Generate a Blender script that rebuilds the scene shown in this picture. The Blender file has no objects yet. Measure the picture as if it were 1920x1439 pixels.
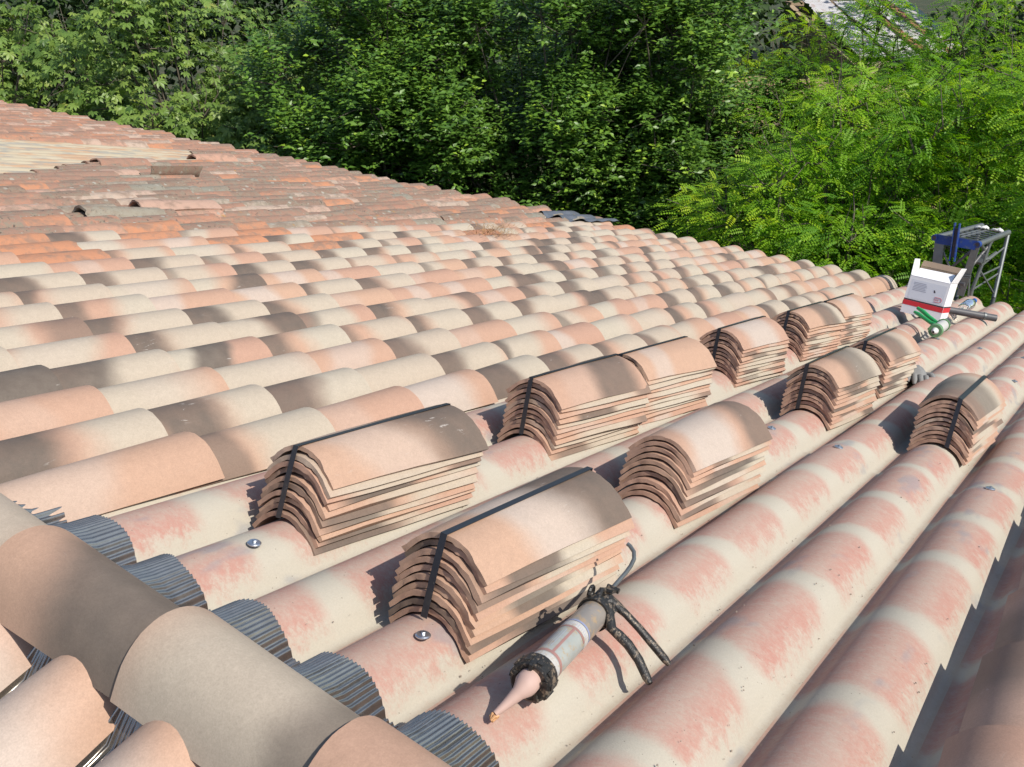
import bpy, math, random
import numpy as np
from mathutils import Matrix, Vector

random.seed(7)
rng = np.random.default_rng(7)
scene = bpy.context.scene
COL = scene.collection
rad = math.radians

# ------------------------------------------------------------------ frames
SLOPE = rad(13.0)
RM = Matrix.Rotation(SLOPE, 4, 'Y')            # roof frame (u down the slope, y along the ridge, z normal) -> world
PITCH = 0.20                                   # spacing of the tile columns
GROUND = -5.6

# ------------------------------------------------------------------ camera
cam_data = bpy.data.cameras.new('camera')
cam = bpy.data.objects.new('camera', cam_data)
COL.objects.link(cam)
xr = Vector((0.57028038, -0.81078667, 0.13192898))
yd = Vector((-0.15081268, -0.26121556, -0.95342644))
zf = Vector((0.80748735, 0.52382383, -0.27124301))
cm = Matrix((( xr.x, -yd.x, -zf.x, -0.905), (xr.y, -yd.y, -zf.y, -1.5994), (xr.z, -yd.z, -zf.z, 0.8442), (0, 0, 0, 1)))
cam.matrix_world = RM @ cm
cam_data.sensor_fit = 'HORIZONTAL'
cam_data.sensor_width = 36.0
cam_data.lens = 36.0 * 1757.2 / 1920.0
cam_data.clip_start = 0.02
cam_data.clip_end = 2000
scene.camera = cam

# ------------------------------------------------------------------ light
sun_roof = Vector((-0.18, -0.695, 0.696)).normalized()
sun_dir = (RM.to_3x3() @ sun_roof).normalized()
world = bpy.data.worlds.new('World'); scene.world = world
world.use_nodes = True
wn = world.node_tree.nodes; wl = world.node_tree.links
sky = wn.new('ShaderNodeTexSky'); sky.sky_type = 'NISHITA'; sky.sun_disc = False
sky.sun_elevation = math.asin(sun_dir.z)
sky.sun_rotation = math.atan2(sun_dir.x, sun_dir.y)
sky.altitude = 200; sky.air_density = 1.0; sky.dust_density = 1.2; sky.ozone_density = 1.0
bg = wn['Background']; bg.inputs['Strength'].default_value = 0.11
wl.new(sky.outputs[0], bg.inputs[0])
sl = bpy.data.lights.new('sun', 'SUN'); sl.energy = 3.8; sl.angle = rad(0.53); sl.color = (1.0, 0.94, 0.84)
so = bpy.data.objects.new('sun', sl); COL.objects.link(so)
so.rotation_euler = sun_dir.to_track_quat('Z', 'Y').to_euler()
scene.view_settings.view_transform = 'Standard'
scene.view_settings.look = 'None'
scene.view_settings.exposure = 0.34
scene.view_settings.gamma = 1.0
scene.view_settings.use_curve_mapping = False
scene.cycles.max_bounces = 5; scene.cycles.diffuse_bounces = 2; scene.cycles.glossy_bounces = 2; scene.cycles.transmission_bounces = 5

# ------------------------------------------------------------------ helpers: objects
def link(name, data, mat=None, parent=None, world_m=None):
    o = bpy.data.objects.new(name, data)
    COL.objects.link(o)
    if mat is not None and data is not None and not data.materials:
        data.materials.append(mat)
    w = world_m if world_m is not None else Matrix.Identity(4)
    if parent is not None:
        o.parent = parent
        o.matrix_basis = PW[parent.name].inverted() @ w
    else:
        o.matrix_basis = w
    PW[o.name] = w.copy()
    return o
PW = {}
def tag(o, label=None, cat=None, group=None, kind=None):
    if label: o['label'] = label
    if cat: o['category'] = cat
    if group: o['group'] = group
    if kind: o['kind'] = kind
    return o
def thing(name, label, cat, world_m, group=None):
    return tag(link(name, None, None, None, world_m), label, cat, group)

class MB:
    """collects shapes into one mesh"""
    def __init__(s): s.v = []; s.f = []
    def add(s, v, f):
        n = len(s.v); s.v += [tuple(p) for p in v]; s.f += [tuple(i + n for i in q) for q in f]; return s
    def box(s, c, d, m=None, taper=1.0):
        x, y, z = d[0]/2, d[1]/2, d[2]/2
        v = [(-x,-y,-z),(x,-y,-z),(x,y,-z),(-x,y,-z),(-x*taper,-y*taper,z),(x*taper,-y*taper,z),(x*taper,y*taper,z),(-x*taper,y*taper,z)]
        c = Vector(c); v = [((m @ Vector(p)) if m is not None else Vector(p)) + c for p in v]
        return s.add(v, [(3,2,1,0),(4,5,6,7),(0,1,5,4),(1,2,6,5),(2,3,7,6),(3,0,4,7)])
    def tube(s, pts, r, n=8, cap=True, flat=1.0, up=None):
        pts = [Vector(p) for p in pts]; k = len(pts)
        rs = r if isinstance(r, (list, tuple)) else [r]*k
        v = []; f = []; prev = None
        for i, p in enumerate(pts):
            t = (pts[min(i+1,k-1)] - pts[max(i-1,0)]).normalized()
            ref = Vector(up) if up is not None else (prev if prev is not None else (Vector((0,0,1)) if abs(t.z) < 0.9 else Vector((1,0,0))))
            a = (ref - t*ref.dot(t)).normalized(); prev = a; b = t.cross(a)
            for q in range(n):
                w = 2*math.pi*q/n
                v.append(p + a*(math.cos(w)*rs[i]*flat) + b*(math.sin(w)*rs[i]))
        for i in range(k-1):
            for q in range(n):
                f.append((i*n+q, i*n+(q+1)%n, (i+1)*n+(q+1)%n, (i+1)*n+q))
        if cap:
            f.append(tuple(range(n-1,-1,-1))); f.append(tuple((k-1)*n+q for q in range(n)))
        return s.add(v, f)
    def lathe(s, prof, n=24, m=None):
        """prof: (x along the axis, radius)"""
        v = []; f = []
        for x, r in prof:
            for q in range(n):
                w = 2*math.pi*q/n
                p = Vector((x, r*math.cos(w), r*math.sin(w)))
                v.append(m @ p if m is not None else p)
        for i in range(len(prof)-1):
            for q in range(n):
                f.append((i*n+q, (i+1)*n+q, (i+1)*n+(q+1)%n, i*n+(q+1)%n))
        return s.add(v, f)
    def mesh(s, name, smooth=None):
        me = bpy.data.meshes.new(name); me.from_pydata([tuple(p) for p in s.v], [], s.f); me.update()
        if smooth is not None:
            me.polygons.foreach_set('use_smooth', [True]*len(me.polygons))
            me.set_sharp_from_angle(angle=rad(smooth))
        return me

def np_mesh(name, V, F, smooth=False):
    """V (n,3) array, F (m,k) array of equal-sided faces"""
    V = np.asarray(V, dtype=np.float32); F = np.asarray(F, dtype=np.int32); k = F.shape[1]
    me = bpy.data.meshes.new(name)
    me.vertices.add(len(V)); me.vertices.foreach_set('co', V.ravel())
    me.loops.add(F.size); me.loops.foreach_set('vertex_index', F.ravel())
    me.polygons.add(len(F)); me.polygons.foreach_set('loop_start', np.arange(0, F.size, k, dtype=np.int32))
    me.polygons.foreach_set('loop_total', np.full(len(F), k, dtype=np.int32))
    me.update(calc_edges=True)
    if smooth: me.polygons.foreach_set('use_smooth', np.ones(len(F), dtype=bool))
    return me
def point_attr(me, name, arr, kind='FLOAT'):
    a = me.attributes.new(name, kind, 'POINT')
    a.data.foreach_set('value' if kind == 'FLOAT' else 'vector', np.asarray(arr, dtype=np.float32).ravel())

# ------------------------------------------------------------------ helpers: materials
class NT:
    def __init__(s, name):
        s.m = bpy.data.materials.new(name); s.m.use_nodes = True
        s.n = s.m.node_tree.nodes; s.l = s.m.node_tree.links
        s.b = s.n['Principled BSDF']
    def node(s, t, **kw):
        x = s.n.new(t)
        for k, v in kw.items(): setattr(x, k, v)
        return x
    def put(s, sock, v):
        if hasattr(v, 'is_output') or isinstance(v, bpy.types.NodeSocket): s.l.new(v, sock)
        else: sock.default_value = v
    def math(s, op, a, b=0.0, c=None, clamp=False):
        x = s.node('ShaderNodeMath', operation=op, use_clamp=clamp); s.put(x.inputs[0], a); s.put(x.inputs[1], b)
        if c is not None: s.put(x.inputs[2], c)
        return x.outputs[0]
    def mix(s, f, a, b, mode='MIX'):
        x = s.node('ShaderNodeMix', data_type='RGBA', blend_type=mode, clamp_factor=True)
        s.put(x.inputs[0], f); s.put(x.inputs[6], a if not isinstance(a, tuple) else a + (1,) if len(a) == 3 else a)
        s.put(x.inputs[7], b if not isinstance(b, tuple) else b + (1,) if len(b) == 3 else b)
        return x.outputs[2]
    def step(s, x, lo, hi, o0=0.0, o1=1.0):
        n = s.node('ShaderNodeMapRange', interpolation_type='SMOOTHSTEP'); s.put(n.inputs[0], x)
        s.put(n.inputs[1], lo); s.put(n.inputs[2], hi); s.put(n.inputs[3], o0); s.put(n.inputs[4], o1)
        return n.outputs[0]
    def noise(s, vec, scale, detail=3, rough=0.55, w=None, dist=0.0):
        n = s.node('ShaderNodeTexNoise'); n.inputs['Scale'].default_value = scale
        n.inputs['Detail'].default_value = detail; n.inputs['Roughness'].default_value = rough; n.inputs['Distortion'].default_value = dist
        if w is not None: n.noise_dimensions = '4D'; s.put(n.inputs['W'], w)
        if vec is not None: s.put(n.inputs['Vector'], vec)
        return n.outputs[0]
    def voro(s, vec, scale, w=None):
        n = s.node('ShaderNodeTexVoronoi'); n.inputs['Scale'].default_value = scale
        if w is not None: n.voronoi_dimensions = '4D'; s.put(n.inputs['W'], w)
        s.put(n.inputs['Vector'], vec); return n
    def attr(s, name, kind='OBJECT'):
        n = s.node('ShaderNodeAttribute', attribute_type=kind, attribute_name=name); return n
    def scalevec(s, vec, sc):
        n = s.node('ShaderNodeVectorMath', operation='MULTIPLY'); s.put(n.inputs[0], vec); n.inputs[1].default_value = sc; return n.outputs[0]
    def obj(s): return s.node('ShaderNodeTexCoord').outputs['Object']
    def sep(s, v):
        n = s.node('ShaderNodeSeparateXYZ'); s.put(n.inputs[0], v); return n.outputs
    def bump(s, h, strength=0.3, dist=0.002):
        n = s.node('ShaderNodeBump'); n.inputs['Strength'].default_value = strength; n.inputs['Distance'].default_value = dist
        s.put(n.inputs['Height'], h); s.l.new(n.outputs[0], s.b.inputs['Normal'])
    def out(s, col=None, rough=0.7, metal=0.0, **kw):
        if col is not None: s.put(s.b.inputs['Base Color'], col + (1,) if isinstance(col, tuple) and len(col) == 3 else col)
        s.put(s.b.inputs['Roughness'], rough); s.put(s.b.inputs['Metallic'], metal)
        for k, v in kw.items(): s.put(s.b.inputs[k], v)
        return s.m

def mat_new_tile():
    t = NT('flamed clay'); o = t.obj(); x, y, z = t.sep(o)
    A = lambda n: t.attr(n).outputs['Fac']
    sd = A('seed')
    n1 = t.noise(o, 9.0, 3, 0.5, sd)
    xn = t.math('ADD', t.math('DIVIDE', x, 0.45), t.math('MULTIPLY', t.math('SUBTRACT', n1, 0.5), 0.20))
    xn = t.math('ADD', xn, t.math('MULTIPLY', y, A('skew')))
    def spot(c, w):
        d = t.math('ABSOLUTE', t.math('SUBTRACT', xn, A(c)))
        return t.step(d, A(w), t.math('MULTIPLY', A(w), 0.42))
    col = t.mix(A('tone'), (0.475, 0.310, 0.218), (0.445, 0.272, 0.198))
    col = t.mix(t.math('MULTIPLY', spot('cc', 'cw'), A('cs')), col, (0.455, 0.405, 0.325))
    col = t.mix(t.math('MULTIPLY', spot('pc', 'pw'), A('ps')), col, (0.49, 0.41, 0.35))
    dk = t.math('MULTIPLY', spot('dc', 'dw'), A('ds'))
    n2 = t.noise(o, 30.0, 4, 0.6, sd)
    dk2 = t.math('MULTIPLY', dk, t.math('ADD', 0.78, t.math('MULTIPLY', n2, 0.35)), clamp=True)
    col = t.mix(dk2, col, (0.122, 0.098, 0.080))
    fine = t.noise(o, 420.0, 3, 0.7, sd)
    med = t.noise(o, 60.0, 3, 0.6, sd)
    col = t.mix(0.55, col, t.mix(fine, (0.5, 0.48, 0.46), (1.42, 1.42, 1.42)), 'MULTIPLY')
    grn = t.noise(o, 150.0, 3, 0.75, sd)
    col = t.mix(0.40, col, t.mix(grn, (0.62, 0.60, 0.58), (1.3, 1.3, 1.3)), 'MULTIPLY')
    col = t.mix(0.35, col, t.mix(med, (0.74, 0.72, 0.70), (1.22, 1.22, 1.22)), 'MULTIPLY')
    # scuffs from handling: short pale scrapes, mostly readable on dark glaze
    sc = t.noise(t.scalevec(o, (18.0, 85.0, 40.0)), 1.0, 4, 0.7, sd, 1.2)
    gate = t.step(t.noise(o, 11.0, 2, 0.5, t.math('ADD', sd, 5.0)), 0.56, 0.66)
    scr = t.math('MULTIPLY', t.math('MULTIPLY', t.step(sc, 0.60, 0.68), gate), t.math('ADD', 0.22, t.math('MULTIPLY', dk, 0.6)))
    col = t.mix(scr, col, (0.50, 0.46, 0.42))
    pits = t.step(t.voro(o, 95.0, sd).outputs['Distance'], 0.10, 0.05)
    pits = t.math('MULTIPLY', pits, t.step(t.noise(o, 20.0, 2, 0.5, sd), 0.55, 0.65))
    col = t.mix(t.math('MULTIPLY', pits, 0.45), col, (0.30, 0.2, 0.15))
    t.bump(t.math('ADD', t.math('MULTIPLY', fine, 0.5), med), 0.25, 0.0016)
    return t.out(col, t.math('ADD', 0.55, t.math('MULTIPLY', med, 0.25)))

def mat_old_tile(joined):
    t = NT('weathered clay' + (' mass' if joined else ''))
    if joined:
        o = t.attr('loc', 'GEOMETRY').outputs['Vector']; A = lambda n: t.attr(n, 'GEOMETRY').outputs['Fac']
    else:
        o = t.obj(); A = lambda n: t.attr(n).outputs['Fac']
    sd = A('seed')
    r = t.node('ShaderNodeValToRGB'); t.put(r.inputs[0], A('tone')); cr = r.color_ramp; cr.interpolation = 'LINEAR'
    pal = [(0.0,(0.24,0.160,0.118)),(0.2,(0.31,0.185,0.135)),(0.38,(0.39,0.205,0.140)),(0.5,(0.50,0.23,0.125)),(0.62,(0.46,0.285,0.215)),(0.78,(0.47,0.36,0.285)),(0.9,(0.31,0.275,0.215)),(1.0,(0.235,0.23,0.19))]
    while len(cr.elements) < len(pal): cr.elements.new(0.5)
    for e, (p, c) in zip(cr.elements, pal): e.position = p; e.color = c + (1,)
    col = r.outputs[0]
    big = t.noise(o, 13.0, 4, 0.65, sd)
    col = t.mix(t.math('MULTIPLY', t.step(big, 0.46, 0.64), 0.75), col, (0.25, 0.172, 0.13))
    lich = A('lich')
    n3 = t.noise(o, 24.0, 5, 0.75, sd)
    col = t.mix(t.math('MULTIPLY', t.step(n3, 0.46, 0.58), lich), col, (0.245, 0.205, 0.155))
    n4 = t.noise(o, 55.0, 4, 0.7, t.math('ADD', sd, 3.0))
    col = t.mix(t.math('MULTIPLY', t.step(n4, 0.57, 0.66), lich), col, (0.075, 0.062, 0.05))
    vo = t.voro(o, 26.0, sd)
    spots = t.math('MULTIPLY', t.step(vo.outputs['Distance'], 0.42, 0.32), t.step(t.sep(vo.outputs['Color'])[0], 0.74, 0.82))
    col = t.mix(t.math('MULTIPLY', spots, lich), col, (0.36, 0.34, 0.29))
    v2 = t.voro(o, 70.0, sd)
    sp2 = t.math('MULTIPLY', t.step(v2.outputs['Distance'], 0.3, 0.2), t.step(t.sep(v2.outputs['Color'])[1], 0.7, 0.8))
    col = t.mix(t.math('MULTIPLY', sp2, t.math('MULTIPLY', lich, 0.8)), col, (0.38, 0.36, 0.31))
    yel = t.math('MULTIPLY', t.step(t.noise(o, 16.0, 3, 0.6, t.math('ADD', sd, 9.0)), 0.66, 0.72), lich)
    col = t.mix(yel, col, (0.40, 0.22, 0.05))
    fine = t.noise(o, 260.0, 3, 0.7, sd)
    col = t.mix(0.5, col, t.mix(fine, (0.6, 0.58, 0.56), (1.3, 1.3, 1.3)), 'MULTIPLY')
    t.bump(t.math('ADD', fine, t.math('MULTIPLY', n3, 2.0)), 0.6, 0.004)
    return t.out(col, 0.88)

def mat_underlay():
    t = NT('tinted fibre cement'); o = t.obj(); x, y, z = t.sep(o)
    c = t.math('DIVIDE', t.math('MULTIPLY', y, -1.0), PITCH)
    ci = t.math('ROUND', c); fr = t.math('SUBTRACT', c, ci)             # fr>0: flank facing the verge
    wn_ = t.node('ShaderNodeTexWhiteNoise', noise_dimensions='1D'); t.put(wn_.inputs['W'], ci)
    ph = t.math('MULTIPLY', wn_.outputs[0], 0.10)
    edge = t.noise(t.scalevec(o, (34.0, 26.0, 26.0)), 1.0, 5, 0.72)      # ragged along the column
    strk = t.noise(t.scalevec(o, (150.0, 85.0, 85.0)), 1.0, 5, 0.8)     # hairy transverse strokes
    slow = t.noise(t.scalevec(o, (1.2, 3.0, 1.0)), 1.0, 1, 0.5)
    u = t.math('ADD', t.math('ADD', x, ph), t.math('MULTIPLY', t.math('SUBTRACT', edge, 0.5), 0.040))
    u = t.math('ADD', u, t.math('MULTIPLY', t.math('SUBTRACT', slow, 0.5), 0.22))
    saw = t.math('PINGPONG', t.math('ADD', u, 0.095), 0.16875)           # 0 = centre of a cream band
    half = t.math('ADD', 0.028, t.math('MULTIPLY', t.math('MAXIMUM', fr, 0.0), 0.05))
    pink = t.step(saw, t.math('SUBTRACT', half, 0.016), t.math('ADD', half, 0.030))
    lim = t.math('ADD', t.math('ADD', 0.32, t.math('MULTIPLY', t.math('SUBTRACT', edge, 0.5), 0.34)), t.math('MULTIPLY', t.math('SUBTRACT', strk, 0.5), 0.20))
    pink = t.math('MULTIPLY', pink, t.step(fr, t.math('ADD', lim, 0.10), t.math('SUBTRACT', lim, 0.10)))
    pink = t.math('MULTIPLY', pink, t.math('ADD', 0.56, t.math('MULTIPLY', t.step(t.math('ADD', t.math('MULTIPLY', strk, 0.6), t.math('MULTIPLY', edge, 0.4)), 0.36, 0.60), 0.44)))
    crest = t.math('SUBTRACT', 1.0, t.math('MULTIPLY', t.step(t.math('ABSOLUTE', t.math('SUBTRACT', fr, 0.0)), 0.2, 0.0), 0.25))
    base = t.mix(t.noise(o, 7.0, 4, 0.6), (0.43, 0.392, 0.318), (0.475, 0.438, 0.367))
    red = t.mix(t.noise(o, 26.0, 4, 0.65), (0.455, 0.255, 0.205), (0.41, 0.195, 0.155))
    fade = t.math('ADD', 0.62, t.math('MULTIPLY', t.noise(t.scalevec(o, (3.1, 7.0, 3.0)), 1.0, 2, 0.5), 0.6), clamp=True)
    col = t.mix(t.math('MULTIPLY', t.math('MULTIPLY', pink, crest), fade), base, red)
    gn = t.noise(t.scalevec(o, (4.5, 9.0, 6.0)), 1.0, 3, 0.55)
    gmask = t.math('MULTIPLY', t.step(gn, 0.61, 0.70), t.math('ADD', 0.4, t.math('MULTIPLY', strk, 0.6)))
    col = t.mix(t.math('MULTIPLY', gmask, 0.75), col, (0.24, 0.25, 0.27))
    fine = t.noise(o, 330.0, 3, 0.75)
    col = t.mix(0.5, col, t.mix(fine, (0.66, 0.64, 0.62), (1.25, 1.25, 1.25)), 'MULTIPLY')
    spk = t.voro(o, 120.0)
    sp = t.math('MULTIPLY', t.step(spk.outputs['Distance'], 0.16, 0.08), t.step(t.sep(spk.outputs['Color'])[0], 0.90, 0.94))
    col = t.mix(t.math('MULTIPLY', sp, 0.75), col, (0.10, 0.075, 0.06))
    valley_tint = t.step(t.math('ADD', t.math('ABSOLUTE', fr), t.math('MULTIPLY', t.math('SUBTRACT', edge, 0.5), 0.12)), 0.43, 0.50)  # browner tint towards the valley lines, edge broken up by noise
    col = t.mix(t.math('MULTIPLY', valley_tint, 0.45), col, (0.34, 0.26, 0.19))
    t.bump(t.math('ADD', fine, strk), 0.3, 0.0018)
    return t.out(col, 0.85)

def mat_underlay_far():
    t = NT('streaked fibre cement'); o = t.obj()
    a = t.noise(t.scalevec(o, (2.6, 12.0, 8.0)), 1.0, 4, 0.6); b = t.noise(t.scalevec(o, (3.4, 15.0, 8.0)), 1.0, 3, 0.6, 4.0)
    col = t.mix(t.noise(o, 5.0, 3, 0.6), (0.44, 0.375, 0.255), (0.48, 0.42, 0.32))
    col = t.mix(t.math('MULTIPLY', t.step(a, 0.46, 0.60), 0.85), col, (0.44, 0.27, 0.165))
    col = t.mix(t.math('MULTIPLY', t.step(b, 0.50, 0.62), 0.8), col, (0.28, 0.275, 0.245))
    t.bump(t.noise(o, 200.0, 3, 0.7), 0.3, 0.002)
    return t.out(col, 0.85)

def simple(name, col, rough=0.6, metal=0.0, var=0.25, scale=40.0, bump=0.15, dist=0.001, col2=None, **kw):
    t = NT(name); o = t.obj(); n = t.noise(o, scale, 4, 0.6)
    lo = tuple(c*(1-var) for c in col); hi = tuple(min(c*(1+var), 1.0) for c in col)
    c = t.mix(n, lo, hi)
    if col2 is not None:
        c = t.mix(t.step(t.noise(o, scale*1.7, 5, 0.7), 0.52, 0.62), c, col2)
    if bump: t.bump(t.noise(o, scale*6, 3, 0.6), bump, dist)
    return t.out(c, rough, metal, **kw)

def mat_leaf(name, cols, trans, rough=0.45, tw=0.35):
    t = NT(name); r = t.attr('rnd', 'GEOMETRY').outputs['Fac']
    g = t.node('ShaderNodeValToRGB'); t.put(g.inputs[0], r); cr = g.color_ramp
    while len(cr.elements) < len(cols): cr.elements.new(0.5)
    for e, (p, c) in zip(cr.elements, cols): e.position = p; e.color = c + (1,)
    t.put(t.b.inputs['Base Color'], g.outputs[0]); t.b.inputs['Roughness'].default_value = rough
    tr = t.node('ShaderNodeBsdfTranslucent'); t.put(tr.inputs[0], t.mix(1.0, g.outputs[0], trans, 'MULTIPLY'))
    mx = t.node('ShaderNodeMixShader'); mx.inputs[0].default_value = tw
    t.l.new(t.b.outputs[0], mx.inputs[1]); t.l.new(tr.outputs[0], mx.inputs[2])
    t.l.new(mx.outputs[0], t.n['Material Output'].inputs[0])
    return t.m

M = {}
M['tile'] = mat_new_tile()
M['old'] = mat_old_tile(False)
M['oldj'] = mat_old_tile(True)
M['under'] = mat_underlay()
M['under_far'] = mat_underlay_far()
M['pleat'] = simple('pleated aluminium', (0.42, 0.385, 0.335), 0.25, 0.95, 0.2, 60.0, 0.1)
M['foil'] = simple('lead sheet', (0.30, 0.31, 0.33), 0.45, 0.8, 0.3, 12.0, 0.5, 0.004)
M['strap'] = simple('black strapping', (0.022, 0.024, 0.032), 0.38, 0.0, 0.2, 80.0, 0.1)
M['zinc'] = simple('zinc plated steel', (0.55, 0.58, 0.62), 0.3, 0.9, 0.15, 90.0, 0.1)
M['galv'] = simple('galvanised steel', (0.19, 0.205, 0.205), 0.5, 0.7, 0.3, 25.0, 0.2)
M['alu'] = simple('dull aluminium', (0.19, 0.205, 0.20), 0.5, 0.7, 0.25, 18.0, 0.1)
M['blue'] = simple('blue paint', (0.012, 0.045, 0.23), 0.45, 0.0, 0.25, 20.0, 0.1, col2=(0.06, 0.09, 0.18))
M['blackgrime'] = simple('black enamel with dried mortar', (0.028, 0.027, 0.026), 0.42, 0.2, 0.3, 55.0, 0.5, 0.002, col2=(0.21, 0.165, 0.12))
M['barrel'] = simple('cloudy plastic barrel', (0.25, 0.225, 0.20), 0.28, 0.0, 0.3, 30.0, 0.1, col2=(0.33, 0.245, 0.16))
M['whitep'] = simple('white card', (0.84, 0.84, 0.85), 0.55, 0.0, 0.04, 10.0, 0.1)
M['redp'] = simple('red print', (0.62, 0.03, 0.04), 0.5, 0.0, 0.08, 10.0, 0)
M['darkp'] = simple('dark print', (0.05, 0.04, 0.045), 0.5, 0.0, 0.1, 10.0, 0)
M['greyp'] = simple('pale grey print', (0.72, 0.74, 0.79), 0.5, 0.0, 0.05, 10.0, 0)
M['greyt'] = simple('grey print', (0.40, 0.41, 0.47), 0.5, 0.0, 0.1, 300.0, 0)
M['kraft'] = simple('brown card', (0.33, 0.24, 0.17), 0.8, 0.0, 0.15, 15.0, 0.1)
M['pinkpl'] = simple('pale pink plastic', (0.50, 0.345, 0.295), 0.65, 0.0, 0.15, 20.0, 0.1)
M['label'] = simple('label', (0.33, 0.35, 0.33), 0.4, 0.0, 0.25, 40.0, 0.05, col2=(0.36, 0.30, 0.22))
M['dirtyw'] = simple('grubby white label', (0.47, 0.46, 0.44), 0.45, 0.0, 0.15, 60.0, 0.05, col2=(0.44, 0.38, 0.30))
M['redl'] = simple('label red', (0.33, 0.18, 0.16), 0.4, 0.0, 0.15, 30.0, 0)
M['bluel'] = simple('label blue rim', (0.25, 0.28, 0.42), 0.4, 0.0, 0.15, 30.0, 0)
M['green'] = simple('green plastic', (0.03, 0.36, 0.10), 0.4, 0.0, 0.15, 30.0, 0.1)
M['dgreen'] = simple('scuffed green plastic', (0.12, 0.26, 0.12), 0.5, 0.0, 0.2, 30.0, 0.1)
M['greyl'] = simple('grey label', (0.50, 0.50, 0.48), 0.5, 0.0, 0.1, 30.0, 0)
M['pipe'] = simple('dark grey plastic pipe', (0.10, 0.10, 0.105), 0.45, 0.0, 0.25, 30.0, 0.1)
M['glove'] = simple('grey work glove', (0.22, 0.22, 0.215), 0.9, 0.0, 0.25, 90.0, 0.4)
M['cuff'] = simple('white knit', (0.66, 0.65, 0.63), 0.9, 0.0, 0.1, 120.0, 0.5)
M['bottlecap'] = simple('blue cap', (0.02, 0.13, 0.42), 0.4, 0.0, 0.1, 30.0, 0)
tg = NT('clear plastic'); M['clear'] = tg.out((0.93, 0.96, 0.97), 0.06, 0.0, **{'Transmission Weight': 0.93, 'IOR': 1.2})
M['wood'] = simple('grey timber', (0.26, 0.21, 0.16), 0.8, 0.0, 0.3, 14.0, 0.3)
M['render'] = simple('lime render', (0.50, 0.44, 0.35), 0.9, 0.0, 0.2, 3.0, 0.5, 0.004)
M['stone'] = simple('limestone', (0.44, 0.36, 0.25), 0.9, 0.0, 0.35, 5.0, 0.6, 0.01, col2=(0.34, 0.27, 0.19))
M['mortar'] = simple('earth mortar', (0.36, 0.27, 0.18), 0.95, 0.0, 0.25, 6.0, 0.6, 0.01)
M['sheetm'] = simple('whitened roof sheet', (0.55, 0.54, 0.55), 0.6, 0.1, 0.25, 3.0, 0.2, col2=(0.45, 0.38, 0.36))
M['rust'] = simple('rusty red batten', (0.36, 0.15, 0.10), 0.8, 0.0, 0.3, 5.0, 0.3)
M['straw'] = simple('dry straw', (0.36, 0.21, 0.09), 0.9, 0.0, 0.4, 20.0, 0)
M['crumb'] = simple('mortar crumbs', (0.33, 0.27, 0.22), 0.9, 0.0, 0.4, 60.0, 0.3)
M['bark'] = simple('bark', (0.13, 0.105, 0.08), 0.95, 0.0, 0.35, 12.0, 0.8, 0.01)
M['twig'] = simple('pale twig bark', (0.12, 0.10, 0.075), 0.9, 0.0, 0.3, 20.0, 0.3)
M['ground'] = simple('ground', (0.045, 0.060, 0.022), 0.95, 0.0, 0.4, 0.8, 0.8, 0.05, col2=(0.08, 0.07, 0.035))
M['earth'] = simple('dry earth bank', (0.40, 0.29, 0.165), 0.95, 0.0, 0.3, 1.2, 0.8, 0.05, col2=(0.20, 0.18, 0.07))
M['chest'] = mat_leaf('chestnut leaf', [(0.0, (0.075, 0.155, 0.030)), (0.5, (0.195, 0.310, 0.060)), (0.85, (0.30, 0.40, 0.085)), (1.0, (0.34, 0.33, 0.09))], (1.0, 1.0, 0.55), 0.45, 0.3)
M['laurel'] = mat_leaf('glossy leaf', [(0.0, (0.050, 0.125, 0.022)), (0.55, (0.120, 0.240, 0.030)), (0.85, (0.195, 0.345, 0.038)), (1.0, (0.36, 0.54, 0.05))], (0.9, 1.0, 0.4), 0.42, 0.2)
M['robin'] = mat_leaf('pinnate leaf', [(0.0, (0.10, 0.27, 0.016)), (0.5, (0.26, 0.49, 0.020)), (1.0, (0.52, 0.65, 0.025))], (1.1, 1.1, 0.4), 0.5, 0.5)
M['wood_far'] = mat_leaf('far leaf', [(0.0, (0.016, 0.042, 0.010)), (1.0, (0.055, 0.105, 0.022))], (0.9, 1.0, 0.5), 0.6, 0.2)

# ------------------------------------------------------------------ ground and setting
def grid_mesh(name, x0, x1, y0, y1, nx, ny, fz):
    X = np.linspace(x0, x1, nx); Y = np.linspace(y0, y1, ny); gx, gy = np.meshgrid(X, Y, indexing='ij')
    V = np.stack([gx, gy, fz(gx, gy)], -1).reshape(-1, 3)
    i, j = np.meshgrid(np.arange(nx-1), np.arange(ny-1), indexing='ij'); a = (i*ny + j).ravel()
    return np_mesh(name, V, np.stack([a, a+ny, a+ny+1, a+1], -1), True)
def ground_z(x, y):
    b = np.clip((x - 15.0)/14.0, 0, 1); b = b*b*(3-2*b)
    near = np.exp(-((y - 6.0)/16.0)**2)
    return GROUND + 2.6*b*near + 0.08*np.sin(x*0.7)*np.cos(y*0.55)
tag(link('ground', grid_mesh('ground', -300, 500, -400, 400, 160, 160, lambda x, y: ground_z(x, y)), M['ground']), kind='structure')

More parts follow.
